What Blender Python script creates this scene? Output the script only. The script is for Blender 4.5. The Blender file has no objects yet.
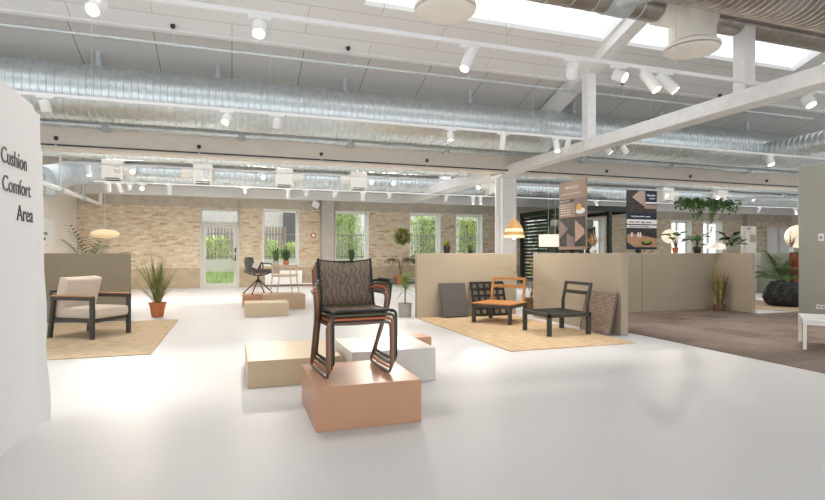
import bpy, math, random
from mathutils import Vector, Matrix
random.seed(7)
sc = bpy.context.scene
COL = sc.collection
PI = math.pi
R = math.radians

# ------------------------------------------------------------------ materials
def mat(name, col, rough=.6, metal=0., emit=0., noise=0., nscale=6., bump=0., bscale=60., col2=None, alpha=1., spec=None, coords='Object'):
    m = bpy.data.materials.new(name); m.use_nodes = True
    nt = m.node_tree; b = nt.nodes['Principled BSDF']
    b.inputs['Base Color'].default_value = (*col, 1); b.inputs['Roughness'].default_value = rough
    b.inputs['Metallic'].default_value = metal
    if spec is not None: b.inputs['Specular IOR Level'].default_value = spec
    if emit:
        b.inputs['Emission Color'].default_value = (*col, 1); b.inputs['Emission Strength'].default_value = emit
    tc = nt.nodes.new('ShaderNodeTexCoord')
    if noise or col2:
        n = nt.nodes.new('ShaderNodeTexNoise'); n.inputs['Scale'].default_value = nscale; n.inputs['Detail'].default_value = 5
        nt.links.new(tc.outputs[coords], n.inputs['Vector'])
        mx = nt.nodes.new('ShaderNodeMix'); mx.data_type = 'RGBA'
        c2 = col2 if col2 else tuple(c*(1-noise) for c in col)
        mx.inputs[6].default_value = (*col, 1); mx.inputs[7].default_value = (*c2, 1)
        mr = nt.nodes.new('ShaderNodeMapRange'); mr.inputs[1].default_value = .35; mr.inputs[2].default_value = .65
        nt.links.new(n.outputs['Fac'], mr.inputs[0]); nt.links.new(mr.outputs[0], mx.inputs[0])
        nt.links.new(mx.outputs[2], b.inputs['Base Color'])
    if bump:
        n2 = nt.nodes.new('ShaderNodeTexNoise'); n2.inputs['Scale'].default_value = bscale; n2.inputs['Detail'].default_value = 4
        nt.links.new(tc.outputs[coords], n2.inputs['Vector'])
        bp = nt.nodes.new('ShaderNodeBump'); bp.inputs['Strength'].default_value = bump; bp.inputs['Distance'].default_value = .02
        nt.links.new(n2.outputs['Fac'], bp.inputs['Height']); nt.links.new(bp.outputs[0], b.inputs['Normal'])
    if alpha < 1:
        tr = nt.nodes.new('ShaderNodeBsdfTransparent'); ms = nt.nodes.new('ShaderNodeMixShader')
        ms.inputs[0].default_value = alpha
        nt.links.new(tr.outputs[0], ms.inputs[1]); nt.links.new(b.outputs[0], ms.inputs[2])
        nt.links.new(ms.outputs[0], nt.nodes['Material Output'].inputs[0])
    return m

M = {}
M['white'] = mat('white_paint', (.86,.855,.84), .5, noise=.04, nscale=3)
M['white_rough'] = mat('white_brushed_paint', (.88,.875,.86), .7, noise=.06, nscale=8, bump=.4, bscale=25)
M['plastic'] = mat('white_powder_coat', (.9,.895,.885), .4)
M['cream_plastic'] = mat('cream_powder_coat', (.88,.84,.76), .45)
M['beige_beam'] = mat('painted_beam', (.87,.80,.72), .7, noise=.04, nscale=2, bump=.2)
M['taupe'] = mat('taupe_paint', (.235,.198,.135), .6, noise=.05, nscale=1.5)
M['greige'] = mat('greige_paint', (.47,.40,.30), .6, noise=.05, nscale=1.2)
M['sage'] = mat('sage_paint', (.40,.405,.335), .45, noise=.06, nscale=1.2)
M['wall_side'] = mat('warm_white_plaster', (.80,.75,.68), .8, noise=.05, nscale=1.5)
M['fabric_white'] = mat('white_stretch_fabric', (.80,.80,.80), .85, bump=.15, bscale=200)
M['ink'] = mat('black_lettering', (.02,.02,.02), .5)
M['galv'] = mat('galvanised_steel', (.74,.80,.82), .33, .88, noise=.14, nscale=9)
M['galv_dark_reflection'] = mat('galvanised_steel_dark_reflection', (.50,.45,.41), .3, .85, noise=.25, nscale=7)  # ordinary galvanised steel, with dark warm reflections painted into its colour
M['galv_dull'] = mat('galvanised_sheet', (.66,.72,.75), .45, .4, noise=.15, nscale=5)
M['steel_dark'] = mat('dark_hanger_steel', (.06,.06,.06), .5, .4)
M['charcoal'] = mat('charcoal_aluminium', (.055,.052,.047), .45, .2)
M['blacksteel'] = mat('black_powder_coat', (.022,.022,.020), .35, .2)
M['olive'] = mat('olive_powder_coat', (.10,.10,.06), .35, .2)
M['rust'] = mat('terracotta_powder_coat', (.48,.15,.07), .35, .1)
M['taupe_steel'] = mat('taupe_powder_coat', (.16,.13,.11), .35, .2)
M['teak'] = mat('teak_wood', (.55,.27,.10), .45, noise=.25, nscale=14)
M['orange_wood'] = mat('oiled_orange_wood', (.60,.27,.08), .45, noise=.25, nscale=16)
M['cushion'] = mat('sand_cushion_fabric', (.70,.60,.50), .95, noise=.06, nscale=90, bump=.3, bscale=220)
M['dark_fabric'] = mat('dark_grey_fabric', (.15,.14,.135), .95, noise=.2, nscale=80)
M['peach'] = mat('peach_lacquer', (.58,.31,.19), .35, noise=.03, nscale=2)
M['cream'] = mat('cream_lacquer', (.64,.50,.34), .4, noise=.03, nscale=2)
M['tan'] = mat('tan_lacquer', (.52,.37,.24), .4, noise=.03, nscale=2)
M['podwhite'] = mat('white_lacquer', (.74,.71,.66), .3)
M['terracotta'] = mat('terracotta_clay', (.58,.19,.07), .8, noise=.15, nscale=12)
M['pot_grey'] = mat('grey_stoneware', (.45,.43,.40), .8, noise=.1, nscale=10)
M['pot_black'] = mat('black_glazed_pot', (.02,.02,.02), .3)
M['basket'] = mat('woven_basket', (.22,.12,.065), .85, noise=.4, nscale=60, bump=.6)
M['soil'] = mat('potting_soil', (.05,.035,.025), .95)
M['leaf'] = mat('green_leaf', (.14,.30,.06), .5, noise=.45, nscale=14)
M['leaf_light'] = mat('light_green_leaf', (.22,.36,.06), .5, noise=.4, nscale=10)
M['leaf_dark'] = mat('dark_green_leaf', (.055,.13,.045), .45, noise=.4, nscale=12)
M['leaf_yellow'] = mat('yellow_green_leaf', (.38,.38,.06), .5, noise=.5, nscale=9)
M['leaf_bush'] = mat('garden_leaf', (.34,.52,.12), .6, col2=(.66,.74,.28), nscale=2.5)
M['grass_dry'] = mat('dry_grass', (.42,.32,.10), .7, noise=.5, nscale=9)
M['pampas'] = mat('dried_stems', (.50,.33,.16), .8, noise=.2)
M['pink_dry'] = mat('dusty_pink_dried_flowers', (.45,.24,.20), .8, noise=.3)
M['bark'] = mat('brown_bark', (.16,.10,.06), .9)
M['branch'] = mat('bare_branch', (.33,.22,.13), .9)
M['jute_edge'] = mat('jute_binding', (.50,.38,.25), .95)
M['bag'] = mat('black_bin_bag', (.012,.012,.013), .5, bump=1., bscale=14)
M['red'] = mat('red_sheet', (.55,.02,.02), .6)
M['pane_alpha'] = mat('window_glass', (.9,.95,.95), .03, alpha=.035, spec=1.)
M['frost'] = mat('skylight_glazing', (.9,.95,1), .2, alpha=.10)
M['frame_grey'] = mat('light_grey_window_frame', (.62,.62,.57), .5)
M['lamp_on'] = mat('lit_lamp_lens', (1,.90,.74), .5, emit=14)
M['lamp_soft'] = mat('dim_lamp_lens', (1,.86,.68), .5, emit=2.2)
M['shade_white'] = mat('lit_paper_shade', (1,.93,.80), .8, emit=.22)
M['shade_ball'] = mat('lit_globe_shade', (1,.90,.70), .8, emit=.35)
M['rattan'] = mat('rattan_weave', (.62,.38,.16), .8, noise=.3, nscale=40)
M['rattan_light'] = mat('pale_rattan_weave', (.85,.66,.40), .8, emit=.35)
M['bulb'] = mat('glowing_bulb', (1,.85,.6), .5, emit=18)
M['navy'] = mat('navy_print', (.012,.025,.055), .5)
M['mocha'] = mat('mocha_print', (.34,.235,.175), .5)
M['print_dark'] = mat('dark_photo_print', (.055,.045,.045), .5, noise=.5, nscale=5)
M['print_pink'] = mat('blush_photo_print', (.52,.33,.26), .5, noise=.12, nscale=4)
M['print_mauve'] = mat('mauve_photo_print', (.24,.18,.17), .5, noise=.2, nscale=4)
M['print_wood'] = mat('wooden_table_print', (.55,.32,.19), .5, noise=.2, nscale=9)
M['print_deck'] = mat('decking_print', (.42,.31,.27), .5, noise=.15, nscale=9)
M['print_white'] = mat('white_print', (.85,.84,.82), .5)
M['print_green'] = mat('green_apple_print', (.32,.42,.04), .5)
M['print_yellow'] = mat('yellow_food_print', (.75,.42,.04), .5)
M['tag'] = mat('paper_tag', (.82,.74,.66), .7)
M['hedge_wall'] = mat('white_garden_wall', (.78,.77,.74), .8, noise=.05)
M['build_grey'] = mat('grey_facade', (.40,.42,.42), .8, noise=.1)
M['build_dark'] = mat('dark_gable', (.10,.10,.10), .7)
M['build_stone'] = mat('pale_stone_facade', (.62,.60,.55), .8, noise=.15, nscale=4)
M['fence_metal'] = mat('grey_fence_metal', (.24,.24,.22), .5, .5)
M['fence_wood'] = mat('slatted_wood', (.36,.29,.22), .7, noise=.2)
M['lawn'] = mat('garden_grass', (.16,.26,.05), .9, noise=.5, nscale=2.5, bump=1, bscale=30)
M['pave'] = mat('garden_gravel', (.42,.40,.36), .9, noise=.2)
M['louvre'] = mat('dark_green_aluminium', (.035,.045,.038), .45, .3)
M['perg_fabric'] = mat('grey_canopy_fabric', (.28,.29,.27), .8)
M['porcelain'] = mat('white_porcelain', (.85,.85,.84), .2)

def nodes_of(name, col, rough, spec=.5):
    m = bpy.data.materials.new(name); m.use_nodes = True; nt = m.node_tree
    b = nt.nodes['Principled BSDF']; b.inputs['Roughness'].default_value = rough; b.inputs['Base Color'].default_value = (*col, 1)
    b.inputs['Specular IOR Level'].default_value = spec
    return m, nt, b
def N(nt, t, **kw):
    n = nt.nodes.new(t)
    for k, v in kw.items(): setattr(n, k, v)
    return n
def ramp(nt, stops):
    r = N(nt, 'ShaderNodeValToRGB'); e = r.color_ramp.elements
    e[0].position, e[0].color = stops[0][0], (*stops[0][1], 1); e[1].position, e[1].color = stops[-1][0], (*stops[-1][1], 1)
    for p, c in stops[1:-1]:
        x = e.new(p); x.color = (*c, 1)
    return r
# poured white floor
m, nt, b = nodes_of('white_resin_floor', (.8,.8,.8), .2, .3); M['floor'] = m
tc = N(nt, 'ShaderNodeTexCoord'); n = N(nt, 'ShaderNodeTexNoise'); n.inputs['Scale'].default_value = .9; n.inputs['Detail'].default_value = 3
rp = N(nt, 'ShaderNodeMix', data_type='RGBA'); rp.inputs[6].default_value = (.59,.585,.58,1); rp.inputs[7].default_value = (.64,.637,.635,1); mpf = N(nt, 'ShaderNodeMapping'); mpf.inputs[1].default_value = (3.1, 7.7, .37); nt.links.new(tc.outputs['Object'], mpf.inputs[0]); nt.links.new(mpf.outputs[0], n.inputs[0]); nt.links.new(n.outputs[0], rp.inputs[0]); nt.links.new(rp.outputs[2], b.inputs[0])
n2 = N(nt, 'ShaderNodeTexNoise'); n2.inputs['Scale'].default_value = 3.; mr = N(nt, 'ShaderNodeMapRange'); mr.inputs[3].default_value = .22; mr.inputs[4].default_value = .38
nt.links.new(mpf.outputs[0], n2.inputs[0]); nt.links.new(n2.outputs[0], mr.inputs[0]); b.inputs['Roughness'].default_value = .43
# brick wall: pale brick between a concrete band above and plaster below (by height on the wall)
m, nt, b = nodes_of('pale_brick_wall', (.6,.5,.4), .9); M['brick'] = m
tc = N(nt, 'ShaderNodeTexCoord'); sx = N(nt, 'ShaderNodeSeparateXYZ'); cx = N(nt, 'ShaderNodeCombineXYZ')
nt.links.new(tc.outputs['Object'], sx.inputs[0]); nt.links.new(sx.outputs['X'], cx.inputs['X']); nt.links.new(sx.outputs['Z'], cx.inputs['Y'])
bk = N(nt, 'ShaderNodeTexBrick'); bk.inputs['Scale'].default_value = 1; bk.inputs['Brick Width'].default_value = .25; bk.inputs['Row Height'].default_value = .08
bk.inputs['Mortar Size'].default_value = .006; bk.inputs['Color1'].default_value = (0,0,0,1); bk.inputs['Color2'].default_value = (1,1,1,1); bk.inputs['Mortar'].default_value = (.62,.62,.62,1)
nt.links.new(cx.outputs[0], bk.inputs['Vector'])
mp = N(nt, 'ShaderNodeMapping'); mp.inputs['Scale'].default_value = (2.6, 6.5, 1); nt.links.new(cx.outputs[0], mp.inputs[0])
nz = N(nt, 'ShaderNodeTexNoise'); nz.inputs['Scale'].default_value = 1.6; nz.inputs['Detail'].default_value = 7; nt.links.new(mp.outputs[0], nz.inputs[0])
rp = ramp(nt, [(.31, (.42,.24,.15)), (.37, (.56,.43,.29)), (.52, (.64,.54,.40)), (.70, (.78,.73,.63))]); nt.links.new(nz.outputs[0], rp.inputs[0])
mx = N(nt, 'ShaderNodeMix', data_type='RGBA'); mx.inputs[0].default_value = .5; rbk = ramp(nt, [(.03, (.38,.17,.10)), (.10, (.50,.33,.20)), (.16, (.58,.46,.31)), (.5, (.64,.54,.39)), (.9, (.76,.69,.56))]); nt.links.new(bk.outputs[0], rbk.inputs[0]); nt.links.new(rbk.outputs[0], mx.inputs[6]); nt.links.new(rp.outputs[0], mx.inputs[7])
nz2 = N(nt, 'ShaderNodeTexNoise'); nz2.inputs['Scale'].default_value = 3; nz2.inputs['Detail'].default_value = 6; nt.links.new(cx.outputs[0], nz2.inputs[0])
rc = ramp(nt, [(.3, (.42,.38,.30)), (.7, (.54,.49,.41))]); nt.links.new(nz2.outputs[0], rc.inputs[0])
rpz = ramp(nt, [(.3, (.42,.34,.235)), (.7, (.52,.43,.31))]); nt.links.new(nz2.outputs[0], rpz.inputs[0])
jit = N(nt, 'ShaderNodeMath', operation='MULTIPLY_ADD'); jit.inputs[1].default_value = .12; nt.links.new(nz2.outputs[0], jit.inputs[0]); nt.links.new(sx.outputs['Z'], jit.inputs[2])
g1 = N(nt, 'ShaderNodeMath', operation='GREATER_THAN'); g1.inputs[1].default_value = 3.07; nt.links.new(jit.outputs[0], g1.inputs[0])
g2 = N(nt, 'ShaderNodeMath', operation='LESS_THAN'); g2.inputs[1].default_value = .80; nt.links.new(jit.outputs[0], g2.inputs[0])
m1 = N(nt, 'ShaderNodeMix', data_type='RGBA'); nt.links.new(g1.outputs[0], m1.inputs[0]); nt.links.new(mx.outputs[2], m1.inputs[6]); nt.links.new(rc.outputs[0], m1.inputs[7])
m2 = N(nt, 'ShaderNodeMix', data_type='RGBA'); nt.links.new(g2.outputs[0], m2.inputs[0]); nt.links.new(m1.outputs[2], m2.inputs[6]); nt.links.new(rpz.outputs[0], m2.inputs[7])
nt.links.new(m2.outputs[2], b.inputs[0])
bp = N(nt, 'ShaderNodeBump'); bp.inputs['Strength'].default_value = .5; bp.inputs['Distance'].default_value = .02; nt.links.new(nz.outputs[0], bp.inputs['Height']); nt.links.new(bp.outputs[0], b.inputs['Normal'])
# carpet tiles
m, nt, b = nodes_of('grey_brown_carpet_tiles', (.2,.15,.13), .95, .1); M['carpet'] = m
tc = N(nt, 'ShaderNodeTexCoord'); bk = N(nt, 'ShaderNodeTexBrick'); bk.offset = 0; bk.inputs['Scale'].default_value = 1; bk.inputs['Brick Width'].default_value = .5; bk.inputs['Row Height'].default_value = .5
bk.inputs['Mortar Size'].default_value = .002; bk.inputs['Color1'].default_value = (.15,.115,.095,1); bk.inputs['Color2'].default_value = (.225,.18,.15,1); bk.inputs['Mortar'].default_value = (.13,.10,.085,1)
nt.links.new(tc.outputs['Object'], bk.inputs[0]); n = N(nt, 'ShaderNodeTexNoise'); n.inputs['Scale'].default_value = 60; nt.links.new(tc.outputs['Object'], n.inputs[0])
mx = N(nt, 'ShaderNodeMix', data_type='RGBA', blend_type='OVERLAY'); mx.inputs[0].default_value = .6; nt.links.new(bk.outputs[0], mx.inputs[6]); nt.links.new(n.outputs[0], mx.inputs[7]); nt.links.new(mx.outputs[2], b.inputs[0])
# jute rug
def jute(name, c1, c2):
    m, nt, b = nodes_of(name, c1, .95, .1)
    tc = N(nt, 'ShaderNodeTexCoord'); mp = N(nt, 'ShaderNodeMapping'); mp.inputs['Scale'].default_value = (3, 26, 1)
    nt.links.new(tc.outputs['Object'], mp.inputs[0]); n = N(nt, 'ShaderNodeTexNoise'); n.inputs['Scale'].default_value = 2; n.inputs['Detail'].default_value = 8
    nt.links.new(mp.outputs[0], n.inputs[0]); rp = ramp(nt, [(.35, c2), (.65, c1)]); nt.links.new(n.outputs[0], rp.inputs[0]); nt.links.new(rp.outputs[0], b.inputs[0])
    w = N(nt, 'ShaderNodeTexWave'); w.inputs['Scale'].default_value = 14; w.bands_direction = 'Y'; nt.links.new(tc.outputs['Object'], w.inputs[0])
    bp = N(nt, 'ShaderNodeBump'); bp.inputs['Strength'].default_value = .6; bp.inputs['Distance'].default_value = .01; nt.links.new(w.outputs[1], bp.inputs['Height']); nt.links.new(bp.outputs[0], b.inputs['Normal'])
    return m
M['jute'] = jute('woven_jute', (.76,.62,.44), (.46,.33,.20))
M['jute2'] = jute('golden_jute', (.74,.57,.37), (.46,.32,.18))
# cement ceiling boards: seams in the material
def boards(name, c, seam, w, h, off=.0):
    m, nt, b = nodes_of(name, c, .85)
    tc = N(nt, 'ShaderNodeTexCoord'); bk = N(nt, 'ShaderNodeTexBrick'); bk.offset = off; bk.inputs['Scale'].default_value = 1
    bk.inputs['Brick Width'].default_value = w; bk.inputs['Row Height'].default_value = h; bk.inputs['Mortar Size'].default_value = .008; bk.inputs['Bias'].default_value = 0
    bk.inputs['Color1'].default_value = (*c, 1); bk.inputs['Color2'].default_value = (*[x*.95 for x in c], 1); bk.inputs['Mortar'].default_value = (*seam, 1)
    nt.links.new(tc.outputs['Object'], bk.inputs[0]); nt.links.new(bk.outputs[0], b.inputs[0])
    return m
M['boards'] = boards('grey_cement_boards', (.68,.67,.65), (.25,.24,.23), 1.25, 1.9, .5)
M['boards_white'] = boards('white_ceiling_boards', (.86,.855,.845), (.62,.61,.60), 2.4, .62, .5)
# corrugated steel deck
m, nt, b = nodes_of('corrugated_deck', (.62,.63,.62), .5); M['deck'] = m; b.inputs['Base Color'].default_value = (.8,.8,.79,1)
# chair mesh weave
def sling(name, c1, c2, a):
    m, nt, b = nodes_of(name, c1, .6)
    tc = N(nt, 'ShaderNodeTexCoord'); ck = N(nt, 'ShaderNodeTexWave'); ck.inputs['Scale'].default_value = 7; ck.inputs['Distortion'].default_value = 10; ck.inputs['Detail'].default_value = 1.5; ck.inputs['Detail Scale'].default_value = 1.6
    nt.links.new(tc.outputs['Object'], ck.inputs[0]); rp = ramp(nt, [(.3, c2), (.7, c1)]); nt.links.new(ck.outputs[1], rp.inputs[0]); nt.links.new(rp.outputs[0], b.inputs[0])
    tr = N(nt, 'ShaderNodeBsdfTransparent'); ms = N(nt, 'ShaderNodeMixShader'); ms.inputs[0].default_value = a
    nt.links.new(tr.outputs[0], ms.inputs[1]); nt.links.new(b.outputs[0], ms.inputs[2]); nt.links.new(ms.outputs[0], nt.nodes['Material Output'].inputs[0])
    return m
M['sling_brown'] = sling('brown_mesh_sling', (.30,.22,.165), (.19,.14,.105), .80)
M['sling_olive'] = sling('olive_mesh_sling', (.20,.19,.11), (.13,.12,.07), .9)
M['sling_rust'] = sling('terracotta_mesh_sling', (.48,.20,.11), (.38,.15,.08), .9)
# ribbed brown mat
m, nt, b = nodes_of('brown_woven_mat', (.3,.2,.15), .9); M['mat_brown'] = m
tc = N(nt, 'ShaderNodeTexCoord'); ck = N(nt, 'ShaderNodeTexBrick'); ck.inputs['Scale'].default_value = 1; ck.inputs['Brick Width'].default_value = .06; ck.inputs['Row Height'].default_value = .028; ck.inputs['Mortar Size'].default_value = .004
ck.inputs['Color1'].default_value = (.50,.38,.28,1); ck.inputs['Color2'].default_value = (.34,.25,.19,1); ck.inputs['Mortar'].default_value = (.09,.06,.05,1)
sx = N(nt, 'ShaderNodeSeparateXYZ'); cx = N(nt, 'ShaderNodeCombineXYZ'); nt.links.new(tc.outputs['Object'], sx.inputs[0]); nt.links.new(sx.outputs['Y'], cx.inputs['X']); nt.links.new(sx.outputs['Z'], cx.inputs['Y'])
nt.links.new(cx.outputs[0], ck.inputs[0]); nt.links.new(ck.outputs[0], b.inputs[0])

# ------------------------------------------------------------------ mesh builder
class MB:
    def __init__(s): s.v, s.f = [], []
    def add(s, vs, fs):
        o = len(s.v); s.v += [tuple(v) for v in vs]; s.f += [tuple(i+o for i in f) for f in fs]; return s
    def box(s, x0, x1, y0, y1, z0, z1):
        return s.add([(x0,y0,z0),(x1,y0,z0),(x1,y1,z0),(x0,y1,z0),(x0,y0,z1),(x1,y0,z1),(x1,y1,z1),(x0,y1,z1)],
                     [(0,3,2,1),(4,5,6,7),(0,1,5,4),(1,2,6,5),(2,3,7,6),(3,0,4,7)])
    def obox(s, c, sx, sy, sz, mt):            # oriented box, mt = 3x3 matrix
        c = Vector(c); vs = []
        for z in (-.5,.5):
            for x, y in ((-.5,-.5),(.5,-.5),(.5,.5),(-.5,.5)): vs.append(c + mt @ Vector((x*sx, y*sy, z*sz)))
        return s.add(vs, [(0,3,2,1),(4,5,6,7),(0,1,5,4),(1,2,6,5),(2,3,7,6),(3,0,4,7)])
    def bar(s, a, b, w, h, up=(0,0,1)):        # rectangular bar from a to b
        a, b = Vector(a), Vector(b); d = (b-a).normalized(); up = Vector(up)
        if abs(d.dot(up)) > .98: up = Vector((0,1,0))
        x = d.cross(up).normalized(); z = x.cross(d)
        mt = Matrix((x, d, z)).transposed()
        return s.obox((a+b)/2, w, (b-a).length, h, mt)
    def tube(s, pts, r, n=8, fil=0, closed=False, fs=5, cap=True):
        pts = [Vector(p) for p in pts]
        if fil:
            out = []; L = len(pts)
            for i, p in enumerate(pts):
                if not closed and i in (0, L-1): out.append(p); continue
                a, c = pts[i-1], pts[(i+1) % L]; da, dc = a-p, c-p
                rr = min(fil, da.length*.48, dc.length*.48)
                A = p+da.normalized()*rr; B = p+dc.normalized()*rr
                for k in range(fs+1):
                    t = k/fs; out.append(A*(1-t)**2+p*2*t*(1-t)+B*t*t)
            pts = out
        L = len(pts); rad = r if isinstance(r, (list, tuple)) else [r]*L
        if len(rad) != L: rad = [rad[0]+(rad[-1]-rad[0])*i/(L-1) for i in range(L)]
        T = []
        for i in range(L):
            if closed: t = pts[(i+1) % L]-pts[i-1]
            else: t = pts[min(i+1, L-1)]-pts[max(i-1, 0)]
            T.append(t.normalized() if t.length > 1e-9 else Vector((0,0,1)))
        u = T[0].cross(Vector((0,0,1)))
        if u.length < .05: u = T[0].cross(Vector((0,1,0)))
        u.normalize(); vs = []
        for i in range(L):
            u = (u-T[i]*u.dot(T[i])).normalized(); w = T[i].cross(u)
            for k in range(n):
                a = 2*PI*k/n; vs.append(pts[i]+(u*math.cos(a)+w*math.sin(a))*rad[i])
        fs_ = []
        for i in range(L if closed else L-1):
            j = (i+1) % L
            for k in range(n): fs_.append((i*n+k, i*n+(k+1) % n, j*n+(k+1) % n, j*n+k))
        if cap and not closed: fs_ += [tuple(range(n))[::-1], tuple((L-1)*n+k for k in range(n))]
        return s.add(vs, fs_)
    def lathe(s, prof, n=24, c=(0,0,0), mt=None):
        vs = []; c = Vector(c)
        for r_, z in prof:
            for k in range(n):
                p = Vector((r_*math.cos(2*PI*k/n), r_*math.sin(2*PI*k/n), z)); vs.append(c+(mt @ p if mt else p))
        L = len(prof)
        fs_ = [(i*n+k, i*n+(k+1) % n, (i+1)*n+(k+1) % n, (i+1)*n+k) for i in range(L-1) for k in range(n)]
        fs_ += [tuple(range(n))[::-1], tuple((L-1)*n+k for k in range(n))]
        return s.add(vs, fs_)
    def blade(s, p, d, L, w, droop=.5, seg=4, side=None):   # arching leaf strip folded along its midrib
        p = Vector(p); d = Vector(d).normalized(); vs = []; fs_ = []
        side = side or d.cross(Vector((0,0,1)))
        if side.length < .05: side = Vector((math.cos(L*90), math.sin(L*90), 0))
        side = side.normalized()
        for i in range(seg+1):
            t = i/seg; ww = w*math.sin(PI*min(.97, .12+.88*t))*.5 if t > 0 else w*.15
            nn = side.cross(d).normalized()
            vs += [p-side*ww, p-nn*ww*.35, p+side*ww]
            p = p+d*(L/seg); d = (d+Vector((0,0,-droop/seg))).normalized()
        for i in range(seg):
            a = i*3; fs_ += [(a, a+1, a+4, a+3), (a+1, a+2, a+5, a+4)]
        return s.add(vs, fs_)
    def build(s, name, m, parent=None, smooth=False, bevel=0, bseg=2, loc=None):
        me = bpy.data.meshes.new(name); me.from_pydata(s.v, [], s.f); me.validate(); me.update()
        o = bpy.data.objects.new(name, me); COL.objects.link(o)
        me.materials.append(M[m] if isinstance(m, str) else m)
        if smooth:
            for p in me.polygons: p.use_smooth = True
            try: me.set_sharp_from_angle(angle=R(40))
            except Exception: pass
        if bevel:
            bm = o.modifiers.new('bevel', 'BEVEL'); bm.width = bevel; bm.segments = bseg; bm.limit_method = 'ANGLE'
        if parent: o.parent = parent
        if loc: o.location = loc
        return o
def tag(o, label=None, cat=None, group=None, kind=None):
    if label: o['label'] = label
    if cat: o['category'] = cat
    if group: o['group'] = group
    if kind: o['kind'] = kind
    return o
def thing(name, label, cat, loc=(0,0,0), rz=0, group=None):
    o = bpy.data.objects.new(name, None); COL.objects.link(o); o.empty_display_size = .1
    o.location = loc; o.rotation_euler = (0,0,rz); return tag(o, label, cat, group)
def struct(name, mb, m, parent=None, **k):
    o = mb.build(name, m, parent, **k)
    if not parent: o['kind'] = 'structure'
    return o
def text_mesh(name, body, size, m, parent, loc, rot, ext=.002, align='LEFT', bold=0.):
    cu = bpy.data.curves.new(name, 'FONT'); cu.body = body; cu.size = size; cu.extrude = ext; cu.align_x = align; cu.offset = bold; cu.resolution_u = 3
    t = bpy.data.objects.new('t', cu); COL.objects.link(t)
    dg = bpy.context.evaluated_depsgraph_get(); me = bpy.data.meshes.new_from_object(t.evaluated_get(dg))
    bpy.data.objects.remove(t); me.name = name; me.materials.clear(); me.materials.append(M[m])
    o = bpy.data.objects.new(name, me); COL.objects.link(o); o.parent = parent; o.location = loc; o.rotation_euler = rot
    return o
def subsurf(o, n=2):
    s = o.modifiers.new('s', 'SUBSURF'); s.levels = n; s.render_levels = n; return o

# ------------------------------------------------------------------ the building
YB = 21.2
struct('floor', MB().box(-16, 33, -2.5, 21.6, -.2, 0), 'floor')
# back wall with openings
holes = [(-1.12, .26, 0, 2.95), (1.1, 2.5, .78, 3.0), (3.93, 5.32, .78, 3.0), (7.1, 8.5, .78, 3.0), (9.2, 10.5, .78, 3.0), (12.7, 14.1, .1, 2.95), (15.7, 17.0, .1, 2.95), (21.05, 22.4, .1, 2.95), (23.15, 24.5, .1, 2.95)]
w = MB(); xs = -5.5
for (a, b_, z0, z1) in holes:
    w.box(xs, a, YB, YB+.45, 0, 4.6); w.box(a, b_, YB, YB+.45, z1, 4.6)
    if z0 > 0: w.box(a, b_, YB, YB+.45, 0, z0)
    xs = b_
w.box(xs, 33, YB, YB+.45, 0, 4.6)
struct('wall_back', w, 'brick')
struct('wall_left', MB().box(-5.5, -5.1, 12.75, YB, 0, 4.6), 'wall_side')
struct('wall_far_left', MB().box(-16.3, -16, 9.5, 12.75, 0, 5), 'wall_side')
struct('wall_side_left', MB().box(-16, -5.1, 12.75, 13.1, 0, 5), 'wall_side')
struct('wall_right', MB().box(29.6, 30, -3, YB, 0, 5), 'wall_side')
# windows: deep white reveal boards, frame, pane
for i, (a, b_, z0, z1) in enumerate(holes[1:]):
    rv = MB()
    for (x0, x1, zz0, zz1) in ((a, a+.03, z0, z1), (b_-.03, b_, z0, z1), (a, b_, z1-.03, z1), (a, b_, z0, z0+.03)): rv.box(x0, x1, YB-.02, YB+.4, zz0, zz1)
    wn = rv.build('window_%d' % (i+1), 'white', bevel=.004); wn['kind'] = 'structure'
    fr = MB(); a0, b0, c0, d0 = a+.03, b_-.03, z0+.03, z1-.03
    fr.box(a0, a0+.07, YB+.28, YB+.36, c0, d0).box(b0-.07, b0, YB+.28, YB+.36, c0, d0).box(a0, b0, YB+.28, YB+.36, d0-.07, d0).box(a0, b0, YB+.28, YB+.36, c0, c0+.07)
    if i >= 4: fr.box((a0+b0)/2-.05, (a0+b0)/2+.05, YB+.28, YB+.36, c0, d0)
    fr.build('window_frame', 'white', wn, bevel=.005)
    MB().box(a0+.07, b0-.07, YB+.315, YB+.325, c0+.07, d0-.07).build('window_pane', 'pane_alpha', wn)
    MB().box(a-.02, b_+.02, YB-.06, YB+.25, z0+.03, z0+.06).build('window_sill', 'white', wn, bevel=.005)
# glazed door with a fanlight
dr = thing('door_1', None, None); dr['kind'] = 'structure'
a, b_ = -1.12, .26
f = MB().box(a, a+.07, YB-.03, YB+.12, 0, 2.95).box(b_-.07, b_, YB-.03, YB+.12, 0, 2.95).box(a, b_, YB-.03, YB+.12, 2.88, 2.95).box(a, b_, YB-.03, YB+.12, 2.38, 2.47).box(a, b_, YB-.03, YB+.12, 0, .03)
f.build('door_frame', 'frame_grey', dr, bevel=.006)
lf = MB().box(a+.08, a+.2, YB+.0, YB+.07, .03, 2.37).box(b_-.2, b_-.08, YB, YB+.07, .03, 2.37).box(a+.2, b_-.2, YB, YB+.07, .03, .17).box(a+.2, b_-.2, YB, YB+.07, 2.25, 2.37)
lf.build('door_leaf', 'frame_grey', dr, bevel=.006)
MB().box(a+.2, b_-.2, YB+.03, YB+.04, .17, 2.25).build('door_pane', 'pane_alpha', dr)
MB().box(a+.07, b_-.07, YB+.03, YB+.04, 2.47, 2.88).build('fanlight_pane', 'pane_alpha', dr)
MB().box(b_-.165, b_-.12, YB-.01, YB, 1.0, 1.22).tube([(b_-.14, YB, 1.07), (b_-.14, YB-.06, 1.07), (b_-.27, YB-.06, 1.07)], .011, 8, fil=.02).build('door_handle', 'steel_dark', dr)
MB().box(b_-.17, b_-.11, YB-.015, YB, 1.32, 1.5).build('door_lock', 'steel_dark', dr)
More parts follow.
